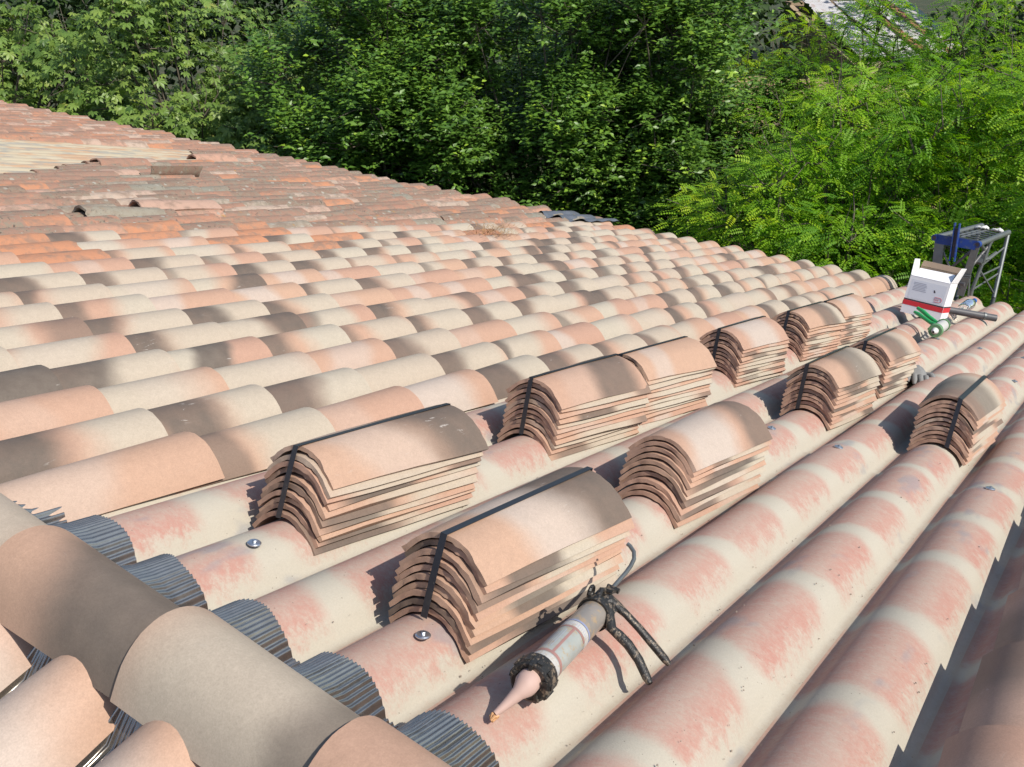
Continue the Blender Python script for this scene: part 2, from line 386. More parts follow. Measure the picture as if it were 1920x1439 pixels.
# ------------------------------------------------------------------ tile shapes
T_L = 0.45
def tile_mesh(name, L=T_L, hw=(0.073, 0.094), rise=(0.068, 0.070), t=0.009, seg=14, nl=4, A=1.26, seed=0, chip=0.0005, sag=0.0):
    rr = np.random.default_rng(seed)
    V = []; 
    aa = np.linspace(-1, 1, seg+1)
    def prof(h, r, off):
        ang = aa*A
        y = h*np.sin(ang)/math.sin(A); z = r*(np.cos(ang)-math.cos(A))/(1-math.cos(A))
        y = y + np.sign(aa)*0.09*h*np.abs(aa)**6
        if off:
            dy = np.gradient(y); dz = np.gradient(z); l = np.hypot(dy, dz)
            y = y + dz/l*off; z = z - dy/l*off
        return y, z
    for off in (0.0, t):
        for k in range(nl+1):
            s = k/nl; h = hw[0]+(hw[1]-hw[0])*s; r = rise[0]+(rise[1]-rise[0])*s
            y, z = prof(h, r, off)
            x = np.full(seg+1, s*L)
            if k in (0, nl): x = x + rr.normal(0, chip, seg+1) + (0.002*aa**2 if k else 0)
            z = z + sag*math.sin(math.pi*s) + rr.normal(0, chip*0.35, seg+1)
            if off == 0.0: z[[0, -1]] += rr.normal(0, chip, 2)
            V += list(zip(x, y, z))
    n1 = seg+1; N = n1*(nl+1); F = []
    for k in range(nl):
        for q in range(seg):
            a = k*n1+q
            F.append((a, a+n1, a+n1+1, a+1)); b = a+N; F.append((b, b+1, b+n1+1, b+n1))
    for q in range(seg):
        F.append((q, q+1, q+1+N, q+N)); a = nl*n1+q; F.append((a, a+N, a+1+N, a+1))
    for k in range(nl):
        a = k*n1; F.append((a, a+N, a+n1+N, a+n1)); a = k*n1+seg; F.append((a, a+n1, a+n1+N, a+N))
    m = MB(); m.add(V, F); me = m.mesh(name, 42)
    return me
NEW = [tile_mesh('cover_tile', seed=i, sag=0.001*(i-1)) for i in range(3)]
STK = [tile_mesh('stack_tile', seed=10+i, chip=0.0012, sag=0.0008*(i-1), rise=(0.053, 0.067), t=0.0090, A=1.16, hw=(0.080, 0.101), seg=18) for i in range(5)]
OLD = [tile_mesh('old_tile', L=0.44+0.02*i, hw=(0.076+0.004*(i%2), 0.098), rise=(0.060, 0.066), t=0.012, seg=10, nl=3, seed=20+i, chip=0.004) for i in range(4)]
RIDGE = [tile_mesh('ridge_tile', L=0.43, chip=0.0002, hw=(0.070, 0.083), rise=(0.070, 0.078), t=0.012, seg=22, nl=6, A=1.35, seed=30+i) for i in range(2)]
for me in NEW + STK + RIDGE: me.materials.append(M['tile'])
for me in OLD: me.materials.append(M['old'])

def dress(o, kind=None, **kw):
    """flame pattern of one new tile"""
    k = kind or random.choices(['peach', 'cream', 'mixed', 'dark', 'darkend'], [20, 10, 24, 40, 9])[0]
    u = random.uniform
    d = dict(seed=u(0, 500), tone=u(0, 1), skew=u(-1.3, 1.3), cc=0.5, cw=0.01, cs=0.0, dc=0.5, dw=0.01, ds=0.0, pc=0.5, pw=0.01, ps=0.0)
    if k == 'peach': d.update(pc=u(0.3, 0.7), pw=u(0.12, 0.28), ps=u(0.3, 0.95))
    elif k == 'cream': d.update(cc=u(0.4, 0.7), cw=u(0.35, 0.8), cs=u(0.8, 1.0), pc=u(0.5, 0.9), pw=0.3, ps=u(0, 0.4))
    elif k == 'mixed': d.update(cc=u(0.35, 0.85), cw=u(0.22, 0.4), cs=u(0.7, 1.0), dc=u(0.18, 0.32), dw=u(0.14, 0.26), ds=u(0.5, 0.95))
    elif k == 'dark': d.update(cc=u(0.75, 1.0), cw=u(0.35, 0.5), cs=u(0.8, 1.0), dc=u(0.20, 0.42), dw=u(0.26, 0.46), ds=u(0.85, 1.0))
    elif k == 'darkend': d.update(cc=u(0.3, 0.5), cw=u(0.3, 0.5), cs=u(0.8, 1.0), dc=u(0.88, 1.05), dw=u(0.2, 0.4), ds=u(0.65, 1.0))
    d.update(kw)
    for a, b in d.items(): o[a] = float(b)

# ------------------------------------------------------------------ the house under the roof
house = thing('house', 'house roof of pale flamed canal tiles over striped underlay, partly old tiles', 'house', Matrix.Translation((0, 6, GROUND)))
U_E = 6.5; Y_V = -1.74; Y_F = 13.4
CREST = 0.060
def under_z(y):
    """round ribs with a narrow flat valley between them"""
    d = np.abs((np.asarray(y, dtype=float)/PITCH+0.5) % 1.0-0.5)*PITCH
    c = np.sqrt(np.maximum(0.0862**2-d*d, 0.0))-0.0262
    return 0.5*(c+np.sqrt(c*c+0.009**2))-0.0003
def sheet_mesh(c0, c1, u0, u1, flip=1):
    """corrugated sheet over columns c0..c1 (valley to valley), in roof coordinates"""
    ny = (c1-c0)*20; ys = -PITCH*np.linspace(c0-0.5, c1-0.5, ny+1); us = np.linspace(u0, u1, 7); V = []; F = []
    for off in (0.0, -0.006):
        for i, u in enumerate(us):
            lift = 0.0065*(u-u0)/(u1-u0)
            V.append(np.stack([np.full(ny+1, u), ys, under_z(ys)+lift-0.0066+off], -1))
    V = np.concatenate(V); n1 = ny+1; N = n1*len(us)
    for i in range(len(us)-1):
        for q in range(ny):
            a = i*n1+q; F.append((a, a+1, a+n1+1, a+n1)[::-1]); b = a+N; F.append((b, b+1, b+n1+1, b+n1))
    for q in range(ny):
        F.append((q, q+1, q+1+N, q+N)); a = (len(us)-1)*n1+q; F.append((a, a+N, a+1+N, a+1))
    for i in range(len(us)-1):
        a = i*n1; F.append((a, a+N, a+n1+N, a+n1)); a = i*n1+ny; F.append((a, a+n1, a+n1+N, a+N))
    m = MB(); m.add(V, F); return m.mesh('underlay_sheet', 40)
ends = [(-0.14, 1.84), (1.80, 4.20), (4.16, 6.46)]
for c0 in range(-66, 9, 5):
    for u0, u1 in ends:
        link('underlay_sheet', sheet_mesh(c0, c0+5, u0, u1), M['under_far'] if c0 <= -21 else M['under'], house, RM)

# other slope of the roof, seen at the lower left corner
APEX = RM @ Vector((-0.215, 0, 0.012))
c13, s13 = math.cos(SLOPE), math.sin(SLOPE)
M2 = Matrix(((-c13, 0, -s13, APEX.x), (0, -1, 0, APEX.y), (-s13, 0, c13, APEX.z), (0, 0, 0, 1)))
M2S = M2 @ Matrix.Translation((0, -0.033, 0))
def sheet2(c0, c1):
    me = sheet_mesh(c0, c1, 0.03, 2.4); return me
for c0 in (-9, -4, 1, 6):
    link('underlay_sheet', sheet2(c0, c0+5), M['under'], house, M2S)

# walls and eaves under the tiles
def prism(poly, y0, y1):
    n = len(poly); v = [(x, y0, z) for x, z in poly]+[(x, y1, z) for x, z in poly]
    f = [tuple(range(n)), tuple(range(2*n-1, n-1, -1))]+[(i, i+n, (i+1) % n+n, (i+1) % n) for i in range(n)]
    m = MB(); m.add(v, f); return m
ez = (RM @ Vector((U_E-0.35, 0, -0.05))).z; ex = (RM @ Vector((U_E-0.35, 0, -0.05))).x
az = APEX.z-0.06
gable = [(ex, GROUND), (ex, ez), (APEX.x, az), (-2.6, az-(APEX.x+2.6)*math.tan(SLOPE)), (-2.6, GROUND)]
link('wall', prism(gable, -1.72, -1.32).mesh('gable_wall'), M['render'], house)
link('wall', prism(gable, 12.9, 13.3).mesh('gable_wall'), M['render'], house)
link('wall', MB().box(((ex-0.2), 5.79, (GROUND+ez)/2-0.03), (0.4, 14.2, ez-GROUND-0.06)).mesh('eave_wall'), M['render'], house)
link('wall', MB().box((-2.4, 5.79, (GROUND+az-0.75)/2), (0.38, 14.2, az-0.75-GROUND)).mesh('back_wall'), M['render'], house)
link('deck', MB().box((3.1, 5.8, -0.045), (6.55, 15.0, 0.04)).mesh('deck'), M['wood'], house, RM)
link('gutter_board', MB().box((6.42, 5.8, -0.08), (0.03, 15.0, 0.14)).mesh('gutter_board'), M['wood'], house, RM)

# ------------------------------------------------------------------ cover tiles, new
E_X = 0.3375; U_A = 0.3406
def cover_matrix(col, u_end, L=T_L, z0=0.0065, z1=0.0205, jit=1.0, dz=0.0):
    y = -col*PITCH + random.gauss(0, 0.0040)*jit
    yaw = random.gauss(0, 0.010)*jit
    tilt = math.atan2(z1-z0, L) + random.gauss(0, 0.0025)*jit
    return RM @ Matrix.Translation((u_end-L, y, z0+dz+abs(random.gauss(0, 0.0012))*jit)) @ Matrix.Rotation(yaw, 4, 'Z') @ Matrix.Rotation(-tilt, 4, 'Y') @ Matrix.Rotation(random.gauss(0, 0.02)*jit, 4, 'X')
ORANGE = {}
def new_tile(col, k, u_end, kind=None, **kw):
    o = link('cover_tile', random.choice(NEW), None, house, cover_matrix(col, u_end))
    dress(o, kind, **kw); return o
fixed = {(0, 0): ('peach', dict(tone=0.2, pc=0.3, pw=0.35, ps=0.5)), (0, 1): ('dark', dict(dc=0.28, dw=0.2, ds=0.7, cc=0.8)), (0, 2): ('peach', dict(ps=0.3)), (0, 3): ('peach', dict(pc=0.5, ps=1.0, pw=0.4)),
         (-1, 0): ('dark', dict(dc=0.25, dw=0.35, cc=0.95, cw=0.45)), (-1, 1): ('dark', dict(dc=0.4, dw=0.3, cc=0.95)), (-1, 2): ('dark', dict(dc=0.35, dw=0.42)), (-1, 3): ('cream', {}),
         (-2, 0): ('peach', dict(ps=0.2)), (-2, 1): ('cream', dict(cc=0.3)), (-2, 2): ('cream', {}), (-2, 3): ('peach', {}),
         (-3, 0): ('dark', dict(dc=0.7, dw=0.9, ds=1.0)), (-3, 1): ('dark', dict(dc=0.4, dw=0.38)), (-3, 2): ('darkend', dict(dc=0.6))}
n_new = 0
for col in range(0, -13, -1):
    off = 0.0 if col == 0 else random.gauss(0, 0.008)
    for k in range(0, 19):
        ue = U_A + k*E_X + off + random.gauss(0, 0.004)
        if ue > U_E+0.10: continue
        kd, kw = fixed.get((col, k), (None, {}))
        if col <= -10 and kd is None:
            q = random.random(); pr = {-10: 0.12, -11: 0.32, -12: 0.45}[col]
            if q < pr:
                o = link('cover_tile', random.choice(OLD), None, house, cover_matrix(col, ue))
                o['seed'] = random.uniform(0, 500); o['tone'] = random.uniform(0.46, 0.52); o['lich'] = 0.03; continue
        new_tile(col, k, ue, kd, **kw); n_new += 1

# verge column: raised tiles along the gable edge
for k in range(-1, 19):
    ue = 0.47 + k*0.315
    if ue > U_E+0.1: break
    m = cover_matrix(8.18, ue, z0=0.046, z1=0.066, jit=0.7)
    o = link('verge_tile', random.choice(NEW), None, house, m)
    if k <= 3: dress(o, 'peach', tone=1.0, dc=(0.95 if k % 2 else 0.4), dw=0.4, ds=0.6, pc=0.6, pw=0.3, ps=0.2)
    else: dress(o)
link('verge_board', MB().box((3.1, -1.665, 0.022), (6.7, 0.10, 0.044)).mesh('verge_board'), M['wood'], house, RM)

# cover tiles on the other slope
for ci, yc in enumerate(np.arange(-1.767, 1.2, 0.20)):
    for k in range(0, 4):
        yw = float(yc)
        m = M2 @ Matrix.Translation((0.016+k*E_X, -yw, 0.021)) @ Matrix.Rotation(random.gauss(0, 0.012), 4, 'Z') @ Matrix.Rotation(-0.033, 4, 'Y')
        o = link('cover_tile', random.choice(NEW), None, house, m)
        dress(o, 'peach' if k == 0 else None, **(dict(ps=0.9, pc=0.5, pw=0.5) if k == 0 else {}))

# ------------------------------------------------------------------ ridge
up_r = Vector((0, 0, 1)); yx = Vector((0, 1, 0))
ybase = RM @ Vector((-0.204, 0, 0.076))
for k in range(-9, 4):
    yw = -0.33 - 0.328*k
    Xa = Vector((0, 1, 0)); Za = Vector((0, 0, 1)); Ya = Za.cross(Xa)
    m = Matrix(((Xa.x, Ya.x, Za.x, ybase.x), (Xa.y, Ya.y, Za.y, yw-0.43), (Xa.z, Ya.z, Za.z, ybase.z-0.004), (0, 0, 0, 1)))
    m = m @ Matrix.Rotation(-0.026+random.gauss(0, 0.004), 4, 'Y') @ Matrix.Rotation(random.gauss(0, 0.012), 4, 'Z') @ Matrix.Rotation(random.gauss(0, 0.02), 4, 'X')
    o = link('ridge_tile', RIDGE[k % 2], None, house, m)
    pr = {0: dict(kind='dark', dc=0.42, dw=0.46, ds=0.9, cc=0.2, cw=0.6, cs=0.6, skew=1.5, tone=0.2), 1: dict(kind='cream', cc=0.45, cw=0.7, cs=0.85, dc=0.15, dw=0.3, ds=0.7, tone=0.3),
          2: dict(kind='peach', ps=0.3), -1: dict(kind='cream', cs=0.8)}.get(k, {})
    dress(o, **pr)

# pleated ridge flashing: fine ribs running down the slope, pressed over the corrugations
def pleat_mesh(z_in, gain, u_in, u_out, ya, yb):
    n = int(abs(yb-ya)/0.00105); ys = np.linspace(ya, yb, n+1); ns = 12
    S = np.linspace(0, 1, ns+1); V = []
    wob = 0.0018*np.sin(ys*61.0)+0.0015*np.sin(ys*23.0+1.0)
    for s in S:
        u = u_in+(u_out-u_in)*s
        w = s*s*(3-2*s); w = min(1.0, w*gain)
        z = w*(under_z(ys)+0.0035)+(1-w)*z_in
        z = z+0.0027*np.sin(2*np.pi*(ys+wob*0.6+0.0011*np.sin(s*5+ys*30))/0.0080)*(0.85+0.15*np.sin(ys*140))+0.0016
        uu = np.full(n+1, u)+(s**2)*(0.004*np.sin(ys*17.0)+0.003*np.sin(ys*53.0+2.0))
        V.append(np.stack([uu, ys, z], -1))
    V = np.concatenate(V); n1 = n+1
    i, j = np.meshgrid(np.arange(ns), np.arange(n), indexing='ij'); a = (i*n1+j).ravel()
    return np_mesh('ridge_flashing', V, np.stack([a, a+1, a+n1+1, a+n1], -1), True)
link('ridge_flashing', pleat_mesh(0.072, 1.35, -0.17, 0.0, -1.70, 2.4), M['pleat'], house, RM)
link('ridge_flashing', pleat_mesh(0.045, 4.0, 0.0, 0.225, -2.4, 1.70), M['pleat'], house, M2S)
link('ridge_batten', MB().box((-0.215, 0.4, 0.04), (0.05, 4.2, 0.06)).mesh('ridge_batten'), M['wood'], house, RM)

# fixing screws with sealing washers
def screw(u, col, tilt=0.0):
    y = -col*PITCH; z = float(under_z(np.array(y)))
    m = RM @ Matrix.Translation((u, y, z+0.0005)) @ Matrix.Rotation(random.uniform(-0.12, 0.12), 4, 'X') @ Matrix.Rotation(rad(-90), 4, 'Y')
    a = MB().lathe([(0.004, 0.0), (0.004, 0.0035), (0.0075, 0.004), (0.0075, 0.0)], 6).mesh('screw', 30)
    s = link('screw', a, M['zinc'], house, m)
    w = MB().lathe([(0.0, 0.0125), (0.0018, 0.0125), (0.0034, 0.0105), (0.0042, 0.0)], 20).mesh('washer', 30)
    link('washer', w, M['zinc'], s, m)
for u, c in ((0.141, 2.12), (0.134, 4.13), (1.774, 3.99), (1.785, 4.98), (3.55, 6.2), (1.82, 6.98), (4.16, 4.02), (4.16, 5.02), (4.17, 6.0)): screw(u, c)

# lead sheet dressed over the last old column at the eave
us = np.linspace(5.95, 6.62, 24); ys = np.linspace(2.36, 2.92, 50); gu, gy = np.meshgrid(us, ys, indexing='ij')
gz = 0.085+0.022*np.cos(2*np.pi*gy/PITCH)+0.006*np.sin(gu*31+gy*12)*np.sin(gy*47)-np.clip(gu-6.5, 0, 1)*0.3
V = np.stack([gu+0.05*np.sin(gy*9), gy, gz], -1).reshape(-1, 3); i, j = np.meshgrid(np.arange(23), np.arange(49), indexing='ij'); a = (i*50+j).ravel()
link('lead_flashing', np_mesh('lead_flashing', V, np.stack([a, a+50, a+51, a+1], -1), True), M['foil'], house, RM)

# ------------------------------------------------------------------ old tiles
def in_view(P):
    """(pixel size weight, visible) for a roof point"""
    d = Vector(P)-Vector((-0.905, -1.5994, 0.8442)); z = d.dot(zf)
    if z < 0.3: return 0, False
    x = d.dot(xr)/z*1757; y = d.dot(yd)/z*1757
    return 1/z, (-1010 < x < 1010 and -760 < y < 760)
old = []
for col in range(-13, -66, -1):
    e0 = random.uniform(0.27, 0.33); ph = random.uniform(0, 0.3)
    for k in range(0, 26):
        ue = 0.3+ph+k*e0+random.gauss(0, 0.018)
        if ue > U_E+0.12: break
        P = (ue-0.2, -col*PITCH, 0.06)
        w, vis = in_view(P)
        if not vis: continue
        bnd = -np.interp(ue-0.3, [1.0, 2.24, 2.6, 3.1, 3.6, 4.26, 4.9, 5.9], [20.5, 22.4, 24.3, 26.3, 27.5, 28.9, 30.0, 32.8])
        if -35.5 < col < bnd and ue-0.3 < 5.6+0.06*math.sin(col*2.1): continue
        old.append((w, col, ue))
old.sort(reverse=True)
def old_look():
    q = random.random()
    if q < 0.42: return random.uniform(0.0, 0.24), random.uniform(0.7, 1.0)
    if q < 0.60: return random.uniform(0.22, 0.42), random.uniform(0.3, 0.9)
    if q < 0.69: return random.uniform(0.42, 0.54), random.uniform(0.0, 0.3)
    if q < 0.88: return random.uniform(0.56, 0.8), random.uniform(0.1, 0.7)
    return random.uniform(0.84, 1.0), random.uniform(0.7, 1.0)
def old_matrix(col, ue, L):
    m = cover_matrix(col, ue, L, 0.004, 0.024, 3.0)
    if random.random() < 0.28: m = m @ Matrix.Rotation(random.gauss(0, 0.08), 4, 'Z') @ Matrix.Rotation(random.gauss(0, 0.10), 4, 'X') @ Matrix.Translation((0, 0, 0.006))
    return m
jv, jf, jl, js, jt, ji = [], [], [], [], [], []
nb = 0
old_arr = []
for me in OLD:
    co = np.zeros(len(me.vertices)*3, np.float32); me.vertices.foreach_get('co', co)
    old_arr.append((co.reshape(-1, 3), np.array([tuple(p.vertices) for p in me.polygons], np.int32)))
for i, (w, col, ue) in enumerate(old):
    v = random.randrange(4); L = 0.44+0.02*v; tn, li = old_look(); sd = random.uniform(0, 500)
    # towards the far verge the tiles are redder and cleaner
    if col < -34: tn = random.choice([random.uniform(0.12, 0.45), random.uniform(0.55, 0.8), random.uniform(0.3, 0.5)]); li *= 0.45
    m = old_matrix(col, ue, L)
    if i < 300:
        o = link('old_tile', OLD[v], None, house, m); o['seed'] = sd; o['tone'] = tn; o['lich'] = li
    else:
        co, F = old_arr[v]; mm = np.array(m)
        jv.append(co @ mm[:3, :3].T+mm[:3, 3]); jf.append(F+nb); nb += len(co)
        jl.append(co); js.append(np.full(len(co), sd)); jt.append(np.full(len(co), tn)); ji.append(np.full(len(co), li))
if jv:
    me = np_mesh('far_old_tiles', np.concatenate(jv), np.concatenate(jf), True); me.set_sharp_from_angle(angle=rad(42))
    point_attr(me, 'loc', np.concatenate(jl), 'FLOAT_VECTOR'); point_attr(me, 'seed', np.concatenate(js)); point_attr(me, 'tone', np.concatenate(jt)); point_attr(me, 'lich', np.concatenate(ji))
    tag(link('old_tile_mass', me, M['oldj'], house), kind='stuff')

# loose old tiles left lying on top of the old part
def loose(u, y, z, rot, tone, lich, label, v=0):
    m = RM @ Matrix.Translation((u, y, z)) @ Matrix.Rotation(rot[2], 4, 'Z') @ Matrix.Rotation(rot[1], 4, 'Y') @ Matrix.Rotation(rot[0], 4, 'X')
    o = link('loose_tile', OLD[v], None, None, m); o['seed'] = random.uniform(0, 500); o['tone'] = tone; o['lich'] = lich
    return tag(o, label, 'roof tile', 'loose old tiles on the old part of the roof')
loose(3.38, 4.63, 0.112, (rad(150), 0.0, rad(4)), 0.02, 1.0, 'dark mossy old tile lying overturned below the bare cream strip')
loose(4.75, 5.92, 0.06, (rad(8), rad(-3), rad(3)), 0.6, 0.1, 'pinkish old tile with dark open end at the tip of the cream strip', 1)
loose(3.35, 5.22, 0.060, (rad(20), 0, rad(8)), 0.3, 0.3, 'thin red old tile tipped on edge beside the bare cream strip', 2)
loose(2.26, 3.10, 0.068, (rad(-16), 0, rad(-4)), 0.66, 0.05, 'long pale pink old tile tipped sideways amid lichen-covered tiles', 3)
loose(1.86, 2.97, 0.055, (rad(6), rad(2), rad(-2)), 0.92, 0.6, 'yellowish mossy old tile riding high with a dark open end', 1)

# dry straw caught in a tile channel
m = MB()
for i in range(420):
    p = Vector((4.19+random.gauss(0, 0.12), 2.0+random.gauss(0, 0.05), 0.088+random.uniform(0, 0.06)))
    a = random.uniform(0, 6.28); l = random.uniform(0.04, 0.10); d = Vector((math.cos(a)*l, math.sin(a)*l*0.6, random.uniform(-0.02, 0.035)))
    s = Vector((-d.y, d.x, 0)).normalized()*0.0016
    m.add([p-s, p+s, p+d+s*0.3, p+d-s*0.3], [(0, 1, 2, 3)])
tag(link('straw', m.mesh('straw'), M['straw'], None, RM), 'tuft of dry brown straw caught between pale tiles', 'straw', kind='stuff')
# mortar crumbs scattered in the valleys
m = MB()
for i in range(330):
    c = random.choice([2.5, 3.5, 4.5, 5.5, 6.5, 5.45, 6.4, 4.4, 5.7, 3.3, 7.3, 6.2]); u = abs(random.gauss(0, 1.0))*1.1+0.02
    y = -c*PITCH+random.gauss(0, 0.012); z = float(under_z(np.array(y))); r = random.choice([0.0004, 0.0006, 0.0008, 0.0013])*random.uniform(0.7, 1.4)
    m.box((u, y, z+r*0.5), (r*2.2, r*1.6, r*1.4), Matrix.Rotation(random.uniform(0, 3), 3, 'Z'), 0.6)
tag(link('mortar_crumbs', m.mesh('crumbs'), M['crumb'], None, RM), 'tiny crumbs of mortar scattered on the striped underlay', 'crumbs', kind='stuff')

# ------------------------------------------------------------------ stacks of new tiles
DZ = 0.0139
def stack_tile_m(u0, col, i, lean=0.002, yj=0.0025, dy=0.0):
    return RM @ Matrix.Translation((u0+lean*i+random.gauss(0, 0.0030), -col*PITCH+dy+random.gauss(0, yj*0.6), 0.0190+i*DZ+random.gauss(0, 0.0006))) @ Matrix.Rotation(random.gauss(0, 0.008), 4, 'Z') @ Matrix.Rotation(0.026, 4, 'Y') @ Matrix.Rotation(random.gauss(0.0, 0.012), 4, 'X')
def strap_mesh(u0, n, lean, ys):
    """band round the bundle at offset ys from the crest (bundle coordinates)"""
    w = 0.0065; t = 0.0009
    def topz(u, y):
        q = u/T_L; h = 0.080+0.021*q; rz_ = 0.053+0.014*q; A = 1.16
        ang = math.asin(max(-1, min(1, y/h*math.sin(A)))); return rz_*(math.cos(ang)-math.cos(A))/(1-math.cos(A))+0.0190-0.026*u
    zt = lambda u, y: topz(u, y)+(n-1)*DZ+0.0034
    zb = lambda u, y: topz(u, y)-0.0105
    lt = lean*(n-1); path = []
    path += [(-0.0045, 'b'), (lt*0.5-0.0055, 'm'), (lt-0.0045, 't')]
    path += [(lt+T_L*q/6, 't') for q in range(1, 6)]+[(lt+T_L+0.0045, 't'), (lt*0.5+T_L+0.0055, 'm'), (T_L+0.0045, 'b')]
    m = MB(); rows = []
    for u, k in path:
        row = []
        for yy in (ys-w, ys+w):
            uu = min(max(u-(lt if k == 't' else 0), 0.0), T_L)
            z = zt(uu, yy) if k == 't' else zb(uu, yy) if k == 'b' else (zt(uu, yy)+zb(uu, yy))/2
            row.append(Vector((u, yy, z)))
        rows.append(row)
    v = []; f = []
    cen = Vector((T_L/2, ys, 0.09))
    for r in rows:
        for p in r: v.append(p)
        for p in r:
            d = (p-cen); d = Vector((d.x/T_L, 0, d.z/0.2)).normalized(); v.append(p+d*t)
    k = len(rows)
    for i in range(k-1):
        a = 4*i; b = a+4
        f += [(a, b, b+1, a+1), (a+2, a+3, b+3, b+2), (a, a+2, b+2, b), (a+1, b+1, b+3, a+3)]
    f += [(0, 1, 3, 2), (4*k-4, 4*k-2, 4*k-1, 4*k-3)]
    m.add(v, f); return m.mesh('strap')
def bundle(u0, col, n, label, lean=0.002, ys=0.012, top=None, dy=0.0):
    base = RM @ Matrix.Translation((u0, -col*PITCH+dy, 0.0))
    root = thing('tile_bundle', label, 'tile stack', base, 'strapped bundles of roof tiles')
    for i in range(n):
        o = link('tile', STK[random.randrange(5)], None, root, stack_tile_m(u0, col, i, lean, dy=dy))
        if i == n-1 and top: dress(o, **top)
        else: dress(o, random.choice(['peach', 'peach', 'mixed', 'mixed', 'dark', 'darkend', 'cream']))
    link('strap', strap_mesh(u0, n, lean, ys), M['strap'], root, base)
    return root
bundle(0.245, 2, 10, 'strapped tile bundle nearest the ridge in the row beside the laid tiles', 0.0035, 0.014, dict(kind='peach', tone=0.1, dc=0.95, dw=0.6, ds=0.95, pc=0.3, pw=0.3, ps=0.5, skew=1.8), 0.012)
bundle(1.065, 2, 11, 'strapped tile bundle with brown far end, directly behind the first bundle by the laid tiles', 0.001, 0.016, dict(kind='peach', dc=0.75, dw=0.32, ds=0.85, ps=0.2), 0.010)
bundle(1.545, 2, 11, 'strapped peach-topped bundle close behind the brown-ended bundle by the laid tiles', 0.001, 0.016, dict(kind='peach', tone=0.1, pc=0.3, ps=0.7), 0.008)
bundle(2.30, 2, 11, 'strapped bundle with whitish pink top, fourth along the laid tiles', 0.0, 0.016, dict(kind='peach', tone=0.8, pc=0.5, pw=0.4, ps=1.0), 0.006)
bundle(3.03, 2, 11, 'strapped bundle with grey-brown band across its top, second nearest the white box', 0.001, 0.016, dict(kind='dark', dc=0.62, dw=0.3, ds=0.8, cc=0.95, cw=0.3, cs=0.9), 0.0)
bundle(3.56, 2, 11, 'strapped orange-peach bundle nearest the white box', 0.0, 0.016, dict(kind='peach', tone=0.0, pc=0.5, pw=0.3, ps=1.0), 0.0)
bundle(0.175, 4, 10, 'strapped tile bundle standing directly behind the black caulking gun', 0.003, 0.004, dict(kind='peach', dc=0.98, dw=0.55, ds=0.95, pc=0.45, pw=0.3, ps=0.9, skew=1.2, tone=0.1), 0.0)
bundle(2.10, 4, 11, 'strapped bundle with grey-brown top in front of the grey gloves, its front end showing', 0.0, 0.03, dict(kind='dark', dc=0.62, dw=0.4, ds=0.7, cc=0.9), 0.0)
bundle(2.74, 4, 11, 'strapped bundle with cream and brown top beside the crumpled grey gloves', 0.001, 0.014, dict(kind='mixed', dc=0.3, dw=0.35, ds=0.8, cc=0.6), 0.0)
bundle(2.13, 6, 11, 'strapped tile bundle standing alone on the rib nearest the verge', 0.002, -0.022, dict(kind='darkend', dc=0.35, dw=0.55, ds=0.75, cc=0.6), -0.006)
ordn = ['bottom', 'second lowest', 'third lowest', 'fourth lowest', 'fifth lowest', 'sixth lowest', 'seventh lowest', 'third from top', 'second from top', 'topmost']
for i in range(10):
    o = link('roof_tile', STK[random.randrange(5)], None, None, stack_tile_m(0.955, 4, i, 0.004))
    if i == 9: dress(o, 'peach', tone=0.5, pc=0.4, pw=0.36, ps=1.0, dc=1.0, dw=0.3, ds=0.8)
    else: dress(o, random.choice(['peach', 'peach', 'mixed', 'dark', 'cream']))
    tag(o, ordn[i]+' tile of the unstrapped stack behind the caulking gun bundle', 'roof tile', 'tiles of the unstrapped stack')

# ------------------------------------------------------------------ caulking gun
def axes(o, x, zhint):
    x = Vector(x).normalized(); z = Vector(zhint); z = (z-x*z.dot(x)).normalized(); y = z.cross(x)
    o = Vector(o); return Matrix(((x.x, y.x, z.x, o.x), (x.y, y.y, z.y, o.y), (x.z, y.z, z.z, o.z), (0, 0, 0, 1)))
GO = Vector((0.112, -1.041, 0.0945)); GR = Vector((0.345, -1.008, 0.0925))
gm = RM @ axes(GO, GR-GO, (0, 0, 1))          # x to the rear, y to the ridge-far side, z up
gl = (GR-GO).length
gun = thing('caulking_gun', 'dirty black caulking gun with clear cartridge lying on the striped underlay', 'caulking gun', gm)
inv = (RM.inverted() @ gm).inverted()
def G(u, y, z): return inv @ Vector((u, y, z))   # roof point to gun coordinates
link('barrel', MB().lathe([(0.030, 0.0238), (gl, 0.0238), (gl, 0.0), ], 32).mesh('barrel', 40), M['barrel'], gun, gm)
lab = link('cartridge', MB().lathe([(0.0, 0.0), (0.0, 0.0241), (0.150, 0.0241), (0.150, 0.0237)], 32).mesh('cartridge', 40), M['label'], gun, gm)
link('label_band', MB().lathe([(0.043, 0.0244), (0.050, 0.0244)], 32).mesh('band'), M['redl'], lab, gm)
link('label_band', MB().lathe([(0.1515, 0.0244), (0.156, 0.0244)], 32).mesh('band'), M['bluel'], lab, gm)
link('label_band', MB().lathe([(0.026, 0.0244), (0.041, 0.0244)], 32).mesh('band'), M['dirtyw'], lab, gm)
link('label_band', MB().lathe([(0.134, 0.0244), (0.150, 0.0244)], 32).mesh('band'), M['dirtyw'], lab, gm)
def arc_patch(x0, x1, a0, a1, r, n=6):
    v = []; f = []
    for q in range(n+1):
        a = a0+(a1-a0)*q/n
        v += [(x0, r*math.cos(a), r*math.sin(a)), (x1, r*math.cos(a), r*math.sin(a))]
    for q in range(n): f.append((2*q, 2*q+2, 2*q+3, 2*q+1))
    return v, f
mm = MB(); mm.add(*arc_patch(0.050, 0.134, rad(100), rad(110), 0.0245)); mm.add(*arc_patch(0.128, 0.133, rad(20), rad(170), 0.02455, 16))
